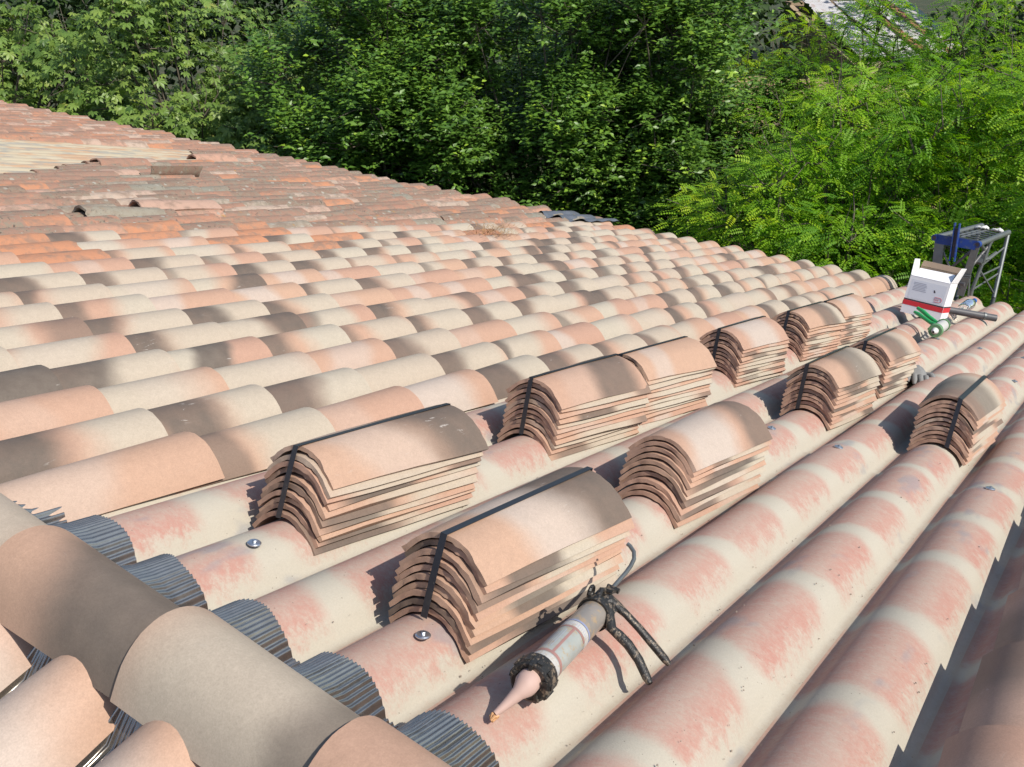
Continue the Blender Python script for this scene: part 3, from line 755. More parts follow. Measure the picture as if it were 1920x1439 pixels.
link('label_stripe', mm.mesh('stripe'), M['redl'], lab, gm)
mm = MB()                                        # rows of illegible fine print
for q in range(7):
    a = rad(86-q*9)
    mm.add(*arc_patch(0.060+0.004*(q % 2), 0.118-0.006*(q % 3), a, a-rad(2.4), 0.0245, 2))
for q in range(16):
    a = rad(165-q*9); mm.add(*arc_patch(0.137, 0.1465-0.002*(q % 3), a, a-rad(3), 0.0246, 1))
link('label_print', mm.mesh('print'), M['greyt'], lab, gm)
# front ring with notches
ring = MB().lathe([(-0.008, 0.018), (-0.010, 0.027), (-0.008, 0.0305), (0.008, 0.0315), (0.020, 0.0305), (0.024, 0.0245)], 32)
for q in range(10):
    a = 2*math.pi*q/10; ring.box((0.005, 0.0306*math.cos(a), 0.0306*math.sin(a)), (0.024, 0.005, 0.008), Matrix.Rotation(a, 3, 'X'), 0.8)
for q in range(5):
    a = 2*math.pi*q/5+0.3; ring.box((-0.011, 0.025*math.cos(a), 0.025*math.sin(a)), (0.006, 0.010, 0.005), Matrix.Rotation(a, 3, 'X'), 0.8)
link('front_ring', ring.mesh('front_ring', 30), M['blackgrime'], gun, gm)
noz = link('nozzle', MB().tube([G(*p) for p in ((0.110, -1.041, 0.0975), (0.094, -1.043, 0.0962), (0.087, -1.044, 0.094), (0.078, -1.0415, 0.0885), (0.060, -1.036, 0.077), (0.044, -1.030, 0.0665))],
     [0.0175, 0.0175, 0.0155, 0.0105, 0.0070, 0.0042], 20).mesh('nozzle', 50), M['pinkpl'], gun, gm)
mm = MB()
for q in range(9): mm.tube([G(0.044+random.gauss(0, 0.003), -1.030+random.gauss(0, 0.003), 0.064+random.gauss(0, 0.0015)), G(0.040+random.gauss(0, 0.004), -1.031+random.gauss(0, 0.004), 0.062+random.gauss(0, 0.001))], [0.0032, 0.0018], 6)
link('sealant_blob', mm.mesh('blob', 60), simple('dried sealant', (0.55, 0.30, 0.14), 0.5, 0, 0.2, 200.0, 0.2), noz, gm)
# rear collar and cast head
head = MB().lathe([(gl-0.006, 0.0236), (gl-0.008, 0.0285), (gl+0.004, 0.0295), (gl+0.012, 0.028), (gl+0.014, 0.0)], 28)
head.box((gl+0.030, 0.004, 0.008), (0.036, 0.018, 0.034), None, 0.85)
head.tube([(gl+0.006, 0.0, 0.026), (gl+0.020, 0.002, 0.034), (gl+0.040, 0.0, 0.026), (gl+0.052, -0.004, 0.014)], 0.0045, 8)
head.tube([(gl+0.006, -0.014, 0.018), (gl+0.030, -0.014, 0.016), (gl+0.050, -0.012, 0.008)], 0.0045, 8)
# ring lug seen against the stack
for q in range(12):
    a0 = 2*math.pi*q/12; a1 = 2*math.pi*(q+1)/12; c = Vector((gl+0.012, 0.014, 0.028))
    head.tube([c+Vector((0.010*math.cos(a0), 0.002, 0.010*math.sin(a0))), c+Vector((0.010*math.cos(a1), 0.002, 0.010*math.sin(a1)))], 0.0034, 6)
for q in range(6):
    a = rad(30+60*q); head.tube([(gl+0.013, 0.020*math.cos(a), 0.020*math.sin(a)), (gl+0.017, 0.020*math.cos(a), 0.020*math.sin(a))], 0.0032, 6)
pv = [G(*p) for p in ((0.352, -1.010, 0.110), (0.366, -1.016, 0.113), (0.378, -1.012, 0.112))]
head.tube(pv, [0.010, 0.012, 0.009], 8, flat=0.6)
head.box(G(0.362, -1.028, 0.106), (0.034, 0.020, 0.007), Matrix.Rotation(rad(35), 3, 'X'))
link('head', head.mesh('head', 40), M['blackgrime'], gun, gm)
link('release_lever', MB().box((gl+0.050, -0.008, 0.024), (0.034, 0.012, 0.005), Matrix.Rotation(rad(18), 3, 'Y')).tube([(gl+0.062, -0.016, 0.020), (gl+0.062, 0.006, 0.022)], 0.005, 8).mesh('release_lever', 40), M['blackgrime'], gun, gm)
for bx, bz in ((gl+0.022, 0.014), (gl+0.030, 0.004)):
    link('rivet', MB().lathe([(0.0, 0.0042), (0.003, 0.0036), (0.0036, 0.0)], 12, Matrix.Translation((bx, -0.0155, bz)) @ Matrix.Rotation(rad(-90), 4, 'Z')).mesh('rivet', 40), M['zinc'], gun, gm)
# fixed handle and trigger, both hanging over the flank of the rib
hp = [G(*p) for p in ((0.372, -1.014, 0.112), (0.374, -1.030, 0.106), (0.374, -1.050, 0.098), (0.378, -1.075, 0.082), (0.384, -1.100, 0.062), (0.390, -1.124, 0.042), (0.391, -1.132, 0.036))]
link('handle', MB().tube(hp, [0.011, 0.0095, 0.0075, 0.0078, 0.0082, 0.0078, 0.005], 10, flat=0.8).mesh('handle', 50), M['blackgrime'], gun, gm)
tp = [G(*p) for p in ((0.358, -1.020, 0.110), (0.346, -1.034, 0.100), (0.332, -1.048, 0.088), (0.332, -1.062, 0.083), (0.333, -1.080, 0.074), (0.330, -1.104, 0.058), (0.322, -1.126, 0.040), (0.318, -1.134, 0.036))]
link('trigger', MB().tube(tp, [0.009, 0.0085, 0.0085, 0.009, 0.0088, 0.0082, 0.0075, 0.005], 10, flat=0.85).mesh('trigger', 50), M['blackgrime'], gun, gm)
rp = [G(*p) for p in ((0.380, -1.004, 0.106), (0.430, -0.998, 0.112), (0.468, -0.995, 0.118), (0.490, -0.992, 0.122), (0.508, -0.988, 0.128), (0.520, -0.980, 0.135), (0.526, -0.968, 0.140), (0.526, -0.962, 0.142))]
link('plunger_rod', MB().tube(rp, 0.0038, 10).mesh('plunger_rod', 60), M['galv'], gun, gm)

# ------------------------------------------------------------------ cardboard box
bo = RM @ Matrix.Translation((4.80, -0.583, 0.066)) @ Matrix.Rotation(rad(-4), 4, 'Z') @ Matrix.Rotation(rad(1.5), 4, 'X') @ Matrix.Rotation(rad(3), 4, 'Y')
box = thing('cardboard_box', 'open white cardboard box with red stripe standing near the eave', 'box', bo)
W, D, H = 0.222, 0.155, 0.215                   # along y, x, z
th = 0.003
def panel(name, pts, mat, thick=th, nrm=None, par=box):
    p = [Vector(q) for q in pts]; n = (p[1]-p[0]).cross(p[2]-p[0]).normalized()*thick
    v = p+[q-n for q in p]; k = len(p)
    m = MB(); m.add(v, [tuple(range(k)), tuple(range(2*k-1, k-1, -1))]+[(i, i+k, (i+1) % k+k, (i+1) % k) for i in range(k)])
    return link(name, m.mesh(name), mat, par, bo)
fr_ = panel('front_panel', [(0, -W/2, 0), (0, W/2, 0), (0, W/2, H), (0, -W/2, H)][::-1], M['whitep'])
panel('side_panel', [(th, -W/2, 0), (D, -W/2, 0), (D, -W/2, H), (th, -W/2, H)], M['whitep'])
panel('side_panel', [(D, W/2, 0), (th, W/2, 0), (th, W/2, H), (D, W/2, H)], M['whitep'])
panel('back_panel', [(D+th, -W/2, 0), (D+th, W/2, 0), (D+th, W/2, H+0.055), (D+th, -W/2, H+0.055)], M['kraft'])
panel('bottom_panel', [(th, -W/2+th, 0.004), (D, -W/2+th, 0.004), (D, W/2-th, 0.004), (th, W/2-th, 0.004)], M['kraft'])
panel('flap', [(-0.001, -W/2+0.004, H+0.001), (-0.001, W/2-0.004, H+0.001), (0.105, W/2-0.014, H+0.045), (0.105, -W/2+0.014, H+0.048)][::-1], M['whitep'])
panel('flap', [(0.004, -W/2-0.001, H+0.002), (D, -W/2-0.001, H+0.002), (D-0.002, -W/2-0.024, H+0.092), (0.055, -W/2-0.022, H+0.092)], M['whitep'])
panel('flap', [(D, W/2+0.001, H+0.002), (0.004, W/2+0.001, H+0.002), (0.06, W/2+0.020, H+0.092), (D-0.002, W/2+0.018, H+0.092)], M['whitep'])
panel('flap', [(D+th+0.001, -W/2, H+0.056), (D+th+0.001, W/2, H+0.056), (D+0.018, W/2-0.003, H+0.088), (D+0.018, -W/2+0.003, H+0.088)], M['kraft'])
panel('sticker', [(D-0.0008, -W/2+0.03, H+0.022), (D-0.0008, -W/2+0.085, H+0.022), (D-0.0008, -W/2+0.085, H+0.052), (D-0.0008, -W/2+0.03, H+0.052)][::-1], simple('tan sticker', (0.42, 0.30, 0.2), 0.7), 0.0006)
def pr(y0, y1, z0, z1, mat, name='print', x=-0.0008):
    panel(name, [(x, y0, z0), (x, y1, z0), (x, y1, z1), (x, y0, z1)][::-1], mat, 0.0004, par=fr_)
pr(-W/2, W/2, 0.047, 0.075, M['redp'], 'red_stripe'); pr(-W/2, W/2, 0.0755, 0.083, M['darkp'], 'dark_stripe')
pr(-W/2+0.012, W/2-0.016, 0.088, H-0.020, M['greyp'], 'grey_panel', -0.0006)
for q in range(6):
    pr(0.012-0.004*(q % 3), W/2-0.03-0.004*(q == 2), H-0.036-q*0.0085, H-0.0325-q*0.0085, M['greyt'], 'text_line', -0.0012)
def stripe_side(z0, z1, mat):
    panel('stripe', [(th, -W/2-0.0008, z0), (D, -W/2-0.0008, z0), (D, -W/2-0.0008, z1), (th, -W/2-0.0008, z1)], mat, 0.0004, par=fr_)
stripe_side(0.047, 0.075, M['redp']); stripe_side(0.0755, 0.083, M['darkp'])
# little pictogram and the red-outlined logo with unreadable letters
mm = MB(); mm.box((-0.0013, -0.040, H-0.062), (0.0004, 0.006, 0.012)).box((-0.0013, -0.0435, H-0.066), (0.0004, 0.005, 0.006)).box((-0.0013, -0.037, H-0.057), (0.0004, 0.004, 0.005))
link('pictogram', mm.mesh('pictogram'), M['darkp'], fr_, bo)
mm = MB(); lp = []
for q in range(25):
    a = -math.pi/2+math.pi*q/24; lp.append((-0.0014, -0.078-0.011*math.cos(a)-0.0, 0.111+0.0125*math.sin(a)))
lp = [(-0.0014, -0.050, 0.0985)]+lp+[(-0.0014, -0.050, 0.1235)]
mm.tube(lp, 0.0011, 5)
link('logo_outline', mm.mesh('logo'), M['redp'], fr_, bo)
mm = MB()
for q, (a, b) in enumerate(((0.0, 0.012), (0.006, 0.009), (0.011, 0.010), (0.017, 0.008), (0.022, 0.010))): mm.box((-0.0013, -0.050-a, 0.111), (0.0004, 0.0034, b))
link('logo_letters', mm.mesh('letters'), simple('faded red print', (0.62, 0.30, 0.33), 0.5, 0, 0.1, 10, 0), fr_, bo)

# dark pipe lying behind and beside the box
pm = RM @ axes((5.10, -0.42, 0.088), (0.25, -0.50, -0.012), (0, 0, 1))
pipe = thing('plastic_pipe', 'short dark grey plastic pipe lying across the ribs beside the white box', 'pipe', pm)
link('tube', MB().lathe([(0.0, 0.016), (0.0, 0.021), (0.545, 0.021), (0.545, 0.016), (0.0, 0.016)], 20).mesh('tube', 40), M['pipe'], pipe, pm)
link('joint_ring', MB().lathe([(0.47, 0.0212), (0.47, 0.0235), (0.483, 0.0235), (0.483, 0.0212)], 20).mesh('ring', 40), M['galv'], pipe, pm)

# water bottle
wm = RM @ axes((5.34, -0.715, 0.088), (0.22, -0.030, 0.05), (0, 0, 1))
bot = thing('water_bottle', 'clear plastic water bottle with blue cap lying behind the white box', 'bottle', wm)
link('body', MB().lathe([(0, 0), (0.002, 0.026), (0.008, 0.033), (0.05, 0.034), (0.058, 0.032), (0.066, 0.034), (0.12, 0.034), (0.150, 0.026), (0.170, 0.014), (0.186, 0.0125), (0.186, 0.0)], 24).mesh('body', 60), M['clear'], bot, wm)
link('cap', MB().lathe([(0.187, 0.0), (0.187, 0.0155), (0.205, 0.0152), (0.206, 0.0)], 18).mesh('cap', 40), M['bottlecap'], bot, wm)

# green caulking gun
qm = RM @ axes((4.16, -0.786, 0.099), (0.36, 0.012, 0.002), (0, 0, 1))
g2 = thing('caulking_gun', 'bright green caulking gun lying in front of the white box', 'caulking gun', qm)
link('front_ring', MB().lathe([(-0.008, 0.018), (-0.010, 0.032), (0.020, 0.036), (0.026, 0.029)], 24).mesh('ring', 40), M['dgreen'], g2, qm)
link('cartridge', MB().lathe([(0.0, 0.0), (-0.004, 0.024), (0.03, 0.0285), (0.235, 0.0285), (0.235, 0.0)], 24).mesh('cartridge', 40), M['greyl'], g2, qm)
link('nozzle', MB().lathe([(-0.055, 0.006), (-0.03, 0.012), (-0.006, 0.018), (-0.004, 0.0)], 18).mesh('nozzle', 60), M['cuff'], g2, qm)
link('cradle', MB().tube([(0.01, 0.0, -0.0315), (0.24, 0.0, -0.0315)], 0.012, 8, flat=0.3).tube([(0.01, 0.031, 0.0), (0.24, 0.031, 0.0)], 0.008, 8).lathe([(0.232, 0.029), (0.232, 0.034), (0.25, 0.034), (0.252, 0.0)], 24).mesh('cradle', 40), M['dgreen'], g2, qm)
link('handle', MB().tube([(0.25, 0.01, 0.0), (0.268, 0.040, 0.004), (0.300, 0.085, 0.02), (0.335, 0.125, 0.036), (0.365, 0.160, 0.045)], [0.012, 0.011, 0.011, 0.012, 0.009], 10).mesh('handle', 60), M['green'], g2, qm)
link('trigger', MB().tube([(0.22, 0.036, 0.0), (0.235, 0.060, 0.0), (0.265, 0.100, 0.012), (0.305, 0.140, 0.022), (0.325, 0.165, 0.026)], [0.010, 0.010, 0.010, 0.011, 0.008], 10).mesh('trigger', 60), M['green'], g2, qm)
link('thrust_wheel', MB().lathe([(0.30, 0.010), (0.30, 0.026), (0.322, 0.026), (0.322, 0.010)], 20).tube([(0.25, 0, 0), (0.44, 0, 0.004)], 0.005, 8).mesh('wheel', 40), M['pipe'], g2, qm)
link('rod_end', MB().lathe([(0.37, 0.0), (0.372, 0.020), (0.40, 0.022), (0.42, 0.016), (0.422, 0.0)], 18).mesh('rod_end', 40), M['alu'], g2, qm)

# ------------------------------------------------------------------ gloves
def glove(pos, yaw, label, mat, s=1.0, cuff=True):
    m0 = RM @ Matrix.Translation(pos) @ Matrix.Rotation(yaw, 4, 'Z') @ Matrix.Scale(s, 4)
    g = thing('work_glove', label, 'glove', m0)
    pal = MB(); n = 14; rings = []
    for i, (x, w, h, zc) in enumerate(((-0.055, 0.030, 0.012, 0.020), (-0.04, 0.042, 0.020, 0.026), (-0.015, 0.046, 0.026, 0.034), (0.015, 0.046, 0.022, 0.030), (0.04, 0.044, 0.016, 0.022), (0.05, 0.036, 0.010, 0.018))):
        for q in range(n):
            a = 2*math.pi*q/n
            rings.append((x+0.006*math.sin(3*a+i), w*math.cos(a)*(1+0.10*math.sin(5*a+i*2.0)), zc+h*math.sin(a)*(1+0.22*math.sin(4*a+i*1.3))))
    f = [(i*n+q, i*n+(q+1) % n, (i+1)*n+(q+1) % n, (i+1)*n+q) for i in range(5) for q in range(n)]+[tuple(range(n-1, -1, -1)), tuple(5*n+q for q in range(n))]
    pal.add(rings, f)
    for k, (y, l, c) in enumerate(((-0.033, 0.060, 0.016), (-0.011, 0.072, 0.010), (0.011, 0.068, 0.012), (0.032, 0.052, 0.020))):
        pal.tube([(0.040, y, 0.022), (0.040+l*0.4, y*1.08, 0.032), (0.040+l*0.8, y*1.12, 0.022), (0.040+l, y*1.1, c*0.6)], [0.0125, 0.0125, 0.0115, 0.006], 8)
    pal.tube([(-0.01, 0.035, 0.025), (0.015, 0.062, 0.035), (0.040, 0.070, 0.025), (0.050, 0.070, 0.018)], [0.014, 0.0135, 0.012, 0.006], 8)
    link('palm', pal.mesh('palm', 70), mat, g, m0)
    if cuff: link('cuff', MB().lathe([(-0.052, 0.024), (-0.066, 0.030), (-0.085, 0.032), (-0.088, 0.028), (-0.070, 0.024)], 16, Matrix.Translation((0, 0, 0.028)) @ Matrix.Diagonal((1, 1.25, 0.72, 1))).mesh('cuff', 60), M['cuff'], g, m0)
    return g
glove((3.20, -0.905, 0.020), rad(200), 'crumpled grey work glove in the valley beside a strapped tile bundle', M['glove'], 1.0)

# ------------------------------------------------------------------ lifting frame at the eave
fm = RM @ Matrix.Translation((6.25, -0.5, 0.06))
frame = thing('lattice_frame', 'grey steel lattice hoist frame with blue crossbar standing at the eave', 'hoist frame', fm)
def FP(u, y, z): return Vector((u-6.25, y+0.5, z-0.06))
def fpart(name, segs, r, mat, n=8, par=frame, flat=1.0):
    m = MB()
    for a, b in segs: m.tube([FP(*a), FP(*b)], r, n, flat=flat)
    return link(name, m.mesh(name, 50), mat, par, fm)
Lf, Rf = (6.20, -0.300, 0.430), (6.20, -0.578, 0.432)
Lb, Rb = (6.85, -0.480, 0.535), (6.80, -0.672, 0.520)
def lerp(a, b, t): return tuple(a[i]+(b[i]-a[i])*t for i in range(3))
for a, b in ((Lf, Lb), (Rf, Rb)):
    t = fpart('rail', [(a, b)], 0.020, M['alu'], 12)
    d = (Vector(b)-Vector(a)).normalized()
    link('rail_end', MB().lathe([(-0.003, 0.0), (-0.003, 0.013), (-0.002, 0.0135)], 12, axes(FP(*a), d, (0, 0, 1))).mesh('rail_end'), M['darkp'], t, fm)
    link('rail_rim', MB().lathe([(-0.004, 0.0135), (-0.004, 0.022), (0.03, 0.022), (0.03, 0.019)], 14, axes(FP(*a), d, (0, 0, 1))).mesh('rail_rim', 40), M['blue'], t, fm)
for q in range(1, 9): fpart('rung', [(lerp(Lf, Lb, q/9), lerp(Rf, Rb, q/9))], 0.0055, M['galv'], 6)
fpart('rung', [((6.35, -0.40, 0.452), (6.75, -0.52, 0.517))], 0.009, M['galv'], 6); fpart('rung', [((6.35, -0.44, 0.452), (6.75, -0.55, 0.517))], 0.009, M['galv'], 6)
link('crossbar', MB().box(FP(6.205, -0.44, 0.425), (0.012, 0.262, 0.062)).mesh('crossbar'), M['blue'], frame, fm)
cb = MB(); mt = Matrix.Rotation(rad(-6), 3, 'X')
cb.box(FP(6.175, -0.425, 0.425), (0.05, 0.006, 0.26), mt); cb.box(FP(6.175, -0.455, 0.425), (0.05, 0.006, 0.26), mt)
link('upright_channel', cb.mesh('upright_channel'), M['blue'], frame, fm)
link('upright_pad', MB().box(FP(6.180, -0.440, 0.420), (0.03, 0.022, 0.20), mt).mesh('upright_pad'), M['darkp'], frame, fm)
def leg(name, a, b, w, mat):
    a = FP(*a); b = FP(*b); m = MB(); d = (b-a); n = d.normalized(); mt_ = Matrix((n.orthogonal().normalized(), n.cross(n.orthogonal().normalized()), n)).transposed()
    yv = Vector((0, 1, 0)); yv = (yv-n*yv.dot(n)).normalized(); xv = yv.cross(n)
    mt_ = Matrix((xv, yv, n)).transposed()
    m.box((a+b)/2, (w*0.45, w, d.length), mt_); return link(name, m.mesh(name), mat, frame, fm)
leg('leg', (6.215, -0.335, 0.42), (6.215, -0.385, 0.066), 0.060, M['galv'])
leg('leg', (6.215, -0.572, 0.42), (6.28, -0.545, 0.066), 0.046, M['galv'])
fpart('leg_clamp', [((6.225, -0.59, 0.215), (6.225, -0.53, 0.212)), ((6.225, -0.59, 0.200), (6.225, -0.53, 0.198))], 0.005, M['galv'], 6)
RBb = (6.70, -0.735, -3.6); MBt = (6.62, -0.600, 0.33); MBb = (6.74, -0.635, -3.6)
fpart('mast_chord', [(Rb, (6.62, -0.715, 0.06)), ((6.62, -0.715, 0.06), RBb)], 0.015, M['galv'], 10)
fpart('mast_chord', [(lerp(Rf, Rb, 0.45), (6.46, -0.585, 0.10)), ((6.46, -0.585, 0.10), (6.74, -0.615, -3.6))], 0.013, M['galv'], 10)
fpart('mast_chord', [(Lb, (6.72, -0.46, 0.0)), ((6.72, -0.46, 0.0), (6.82, -0.45, -3.6))], 0.015, M['galv'], 10)
A1 = lambda t: lerp(Rb, (6.62, -0.715, 0.06), t); B1 = lambda t: lerp(lerp(Rf, Rb, 0.45), (6.46, -0.585, 0.10), t)
for ta, tb in ((0.22, 0.52), (0.52, 0.75), (0.62, 1.0)): fpart('brace', [(A1(ta), B1(tb))], 0.0065, M['alu'], 6)
fpart('brace', [(A1(0.95), B1(0.6))], 0.0065, M['galv'], 6)
fpart('brace', [(lerp(Lf, Lb, 0.05), (6.24, -0.47, 0.20))], 0.007, M['galv'], 6)
fpart('brace', [((6.24, -0.47, 0.20), (6.26, -0.53, 0.11))], 0.007, M['galv'], 6)
fpart('brace', [((6.22, -0.56, 0.40), (6.27, -0.44, 0.24))], 0.010, M['pipe'], 6)
fpart('brace', [((6.27, -0.44, 0.24), (6.30, -0.41, 0.12))], 0.010, M['galv'], 6)
fpart('brace', [(lerp(Rf, Rb, 0.1), (6.56, -0.60, 0.36))], 0.012, M['alu'], 8)
fpart('brace', [(lerp(Rf, Rb, 0.55), (6.32, -0.555, 0.26))], 0.011, M['pipe'], 8)
fpart('brace', [((6.32, -0.555, 0.28), (6.36, -0.585, 0.06))], 0.0065, M['alu'], 6)
fpart('brace', [((6.25, -0.56, 0.150), (6.30, -0.40, 0.155))], 0.014, M['pipe'], 8)
for q in range(8):
    z0 = -0.05-q*0.42
    fpart('brace', [((6.63+0.01*q, -0.716, z0), (6.48+0.033*q, -0.588, z0-0.40))], 0.0065, M['galv'], 6)
link('pulley_block', MB().box(FP(6.46, -0.60, 0.335), (0.12, 0.04, 0.05)).box(FP(6.40, -0.585, 0.31), (0.05, 0.05, 0.03), Matrix.Rotation(0.4, 3, 'Y')).tube([FP(6.36, -0.55, 0.30), FP(6.50, -0.63, 0.335), FP(6.56, -0.66, 0.38)], 0.012, 7).mesh('pulley_block', 40), M['alu'], frame, fm)
gp = lerp(lerp(Lf, Lb, 0.82), lerp(Rf, Rb, 0.82), 0.35); gp2 = lerp(lerp(Lf, Lb, 0.86), lerp(Rf, Rb, 0.86), 0.8)
glove((gp[0], gp[1], gp[2]+0.002), rad(100), 'pale crumpled glove on the hoist frame rungs, the one farther left', M['cuff'], 0.55, False)
glove((gp2[0], gp2[1], gp2[2]+0.002), rad(60), 'pale crumpled glove on the hoist frame rungs, the one farther right', M['cuff'], 0.55, False)

# ------------------------------------------------------------------ trees
def norm(a): return a/np.maximum(np.linalg.norm(a, axis=-1, keepdims=True), 1e-9)
LEAF_V = np.array([(0, 0, 0), (0.40, 0.23, 0.05), (0.45, 0, -0.01), (0.40, -0.23, 0.05), (1.0, 0, -0.14)]); LEAF_F = np.array([(0, 2, 1), (0, 3, 2), (1, 2, 4), (2, 3, 4)])
def palmate():
    V = []; F = []
    for i, a in enumerate(np.radians([-108, -66, -24, 18, 62, 106])):
        s = 0.62+0.38*math.cos(a*0.75); c, d = math.cos(a), math.sin(a)
        lv = LEAF_V.copy(); lv[1] = (0.62, 0.21, 0.0); lv[3] = (0.62, -0.21, 0.0); lv[2] = (0.58, 0, -0.05); lv[4] = (1.0, 0, -0.24)
        lv = lv*s; x = lv[:, 0]*c-lv[:, 1]*d; y = lv[:, 0]*d+lv[:, 1]*c
        V.append(np.stack([x, y, lv[:, 2]], -1)); F.append(LEAF_F+5*i)
    return np.concatenate(V), np.concatenate(F)
def frond(n=13):
    V = []; F = []; k = 0
    for i in range(n):
        s = 0.16+0.84*(i//2)/((n-1)//2); sd = 1 if i % 2 else -1
        if i == n-1: sd = 0
        p = np.array((s, 0, 0.10*s-0.34*s*s)); l = 0.24*(1-0.35*abs(s-0.45))
        d = np.array((0.35, sd*0.93, -0.10)) if sd else np.array((1, 0, -0.5)); d = d/np.linalg.norm(d)
        w = np.cross((0, 0, 1), d); w = w/np.linalg.norm(w)*0.068
        q = p+np.array((0, sd*0.012, 0)); tw = np.array((0, 0, 0.02))
        V += [q, q+d*l*0.5+w+tw, q+d*l, q+d*l*0.5-w+tw]
        F += [(k, k+1, k+2), (k, k+2, k+3)]; k += 4
    return np.array(V), np.array(F)
PALM = palmate(); FROND = frond()
def place(tpl, P, X, Nn, S):
    TV, TF = tpl; X = norm(X); Z = norm(Nn-X*np.sum(X*Nn, -1, keepdims=True)); Y = np.cross(Z, X)
    R = np.stack([X, Y, Z], -1)
    V = np.einsum('nij,mj->nmi', R, TV)*S[:, None, None]+P[:, None, :]
    F = TF[None]+(np.arange(len(P))*len(TV))[:, None, None]
    return V.reshape(-1, 3), F.reshape(-1, 3), len(TV)
def crown_clumps(c, r, n, shell=(0.62, 1.0), size=(0.5, 0.9), zmin=-0.75):
    out = []
    while len(out) < n:
        d = norm(rng.normal(size=3)); 
        if d[2] < zmin: continue
        p = np.array(c)+d*np.array(r)*rng.uniform(*shell)
        out.append((p, rng.uniform(*size), d))
    return out
def make_leaves(kind, clumps, dens):
    P, X, N, S, Rn = [], [], [], [], []
    sunv = np.array(sun_dir)
    for (c, s, d0) in clumps:
        base = rng.uniform(0, 1)
        if kind == 'chest':
            n = int(dens*s*s); d = norm(rng.normal(size=(n, 3))+d0*0.5+np.array((0, 0, 0.45)))
            p = c+d*s*np.array((1.05, 1.05, 0.62))*rng.uniform(0.55, 1.0, (n, 1))
            ax = d*np.array((1, 1, 0.2))+rng.normal(size=(n, 3))*0.35+np.array((0, 0, -0.30)); nn = np.array((0, 0, 0.8))+d*0.35+sunv*0.5+rng.normal(size=(n, 3))*0.28
            sc = rng.uniform(0.09, 0.17, n); rr = np.clip(0.42+0.18*(base-0.5)+rng.normal(size=n)*0.20, 0, 1)
        elif kind == 'laurel':
            nt = int(dens*s*s); d = norm(rng.normal(size=(nt, 3))+d0*0.55+np.array((0, 0, 0.55)))
            st = c+d*s*rng.uniform(0.25, 0.8, (nt, 1)); dd = norm(d*0.6+np.array((0, 0, 0.7))+rng.normal(size=(nt, 3))*0.35); L = rng.uniform(0.22, 0.5, (nt, 1))*s**0.3
            k = 9; tt = np.linspace(0.15, 1.0, k)[None, :, None]
            pp = (st[:, None]+dd[:, None]*L[:, None]*tt)
            ph = rng.uniform(0, 6.28, (nt, 1))+np.arange(k)[None]*2.4
            sd = np.stack([np.cos(ph), np.sin(ph), 0*ph], -1)
            ax = sd*0.85+dd[:, None]*0.45+rng.normal(size=(nt, k, 3))*0.18-np.array((0, 0, 0.16)); nn = dd[:, None]*0.6+np.array((0, 0, 0.4))+sunv*0.4+rng.normal(size=(nt, k, 3))*0.3-sd*0.1
            p = pp.reshape(-1, 3); ax = ax.reshape(-1, 3); nn = nn.reshape(-1, 3); n = len(p)
            sc = rng.uniform(0.075, 0.125, n); young = (rng.uniform(0, 1, (nt, 1)) < 0.045)
            rr = 0.42+0.15*(base-0.5)+rng.normal(size=(nt, k))*0.14+0.1*rng.normal(size=(nt, 1)); rr = np.where(young & (np.arange(k)[None] > 2), 0.96, np.clip(rr, 0, 0.85)).reshape(-1)
        elif kind == 'robin':
            n = int(dens*s*s); d = norm(rng.normal(size=(n, 3))+d0*0.5+np.array((0, 0, 0.4)))
            p = c+d*s*np.array((1.1, 1.1, 0.7))*rng.uniform(0.35, 0.95, (n, 1))
            ax = d*np.array((1, 1, 0.15))+rng.normal(size=(n, 3))*np.array((0.45, 0.45, 0.22))+np.array((0, 0, -0.06)); nn = np.array((0, 0, 0.7))+d*0.25+sunv*0.8+rng.normal(size=(n, 3))*0.25
            sc = rng.uniform(0.13, 0.21, n); rr = np.clip(0.45+0.5*(base-0.5)+rng.normal(size=n)*0.16, 0, 1)
        else:
            n = int(dens*s*s); d = norm(rng.normal(size=(n, 3))+np.array((0, 0, 0.3)))
            p = c+d*s*rng.uniform(0.4, 1.0, (n, 1)); ax = d+rng.normal(size=(n, 3))*0.6; nn = np.array((0, 0, 1.0))+d*0.5+rng.normal(size=(n, 3))*0.4
            sc = rng.uniform(0.20, 0.32, n); rr = np.clip(base+rng.normal(size=n)*0.2, 0, 1)
        P.append(p); X.append(ax); N.append(nn); S.append(sc); Rn.append(rr)
    P, X, N, S, Rn = map(np.concatenate, (P, X, N, S, Rn))
    tpl = {'chest': PALM, 'laurel': (LEAF_V, LEAF_F), 'robin': FROND}.get(kind, (LEAF_V*np.array((1, 1.5, 1)), LEAF_F))
    V, F, m = place(tpl, P, X, N, S)
    me = np_mesh('foliage', V, F); point_attr(me, 'rnd', np.repeat(Rn, m)); return me
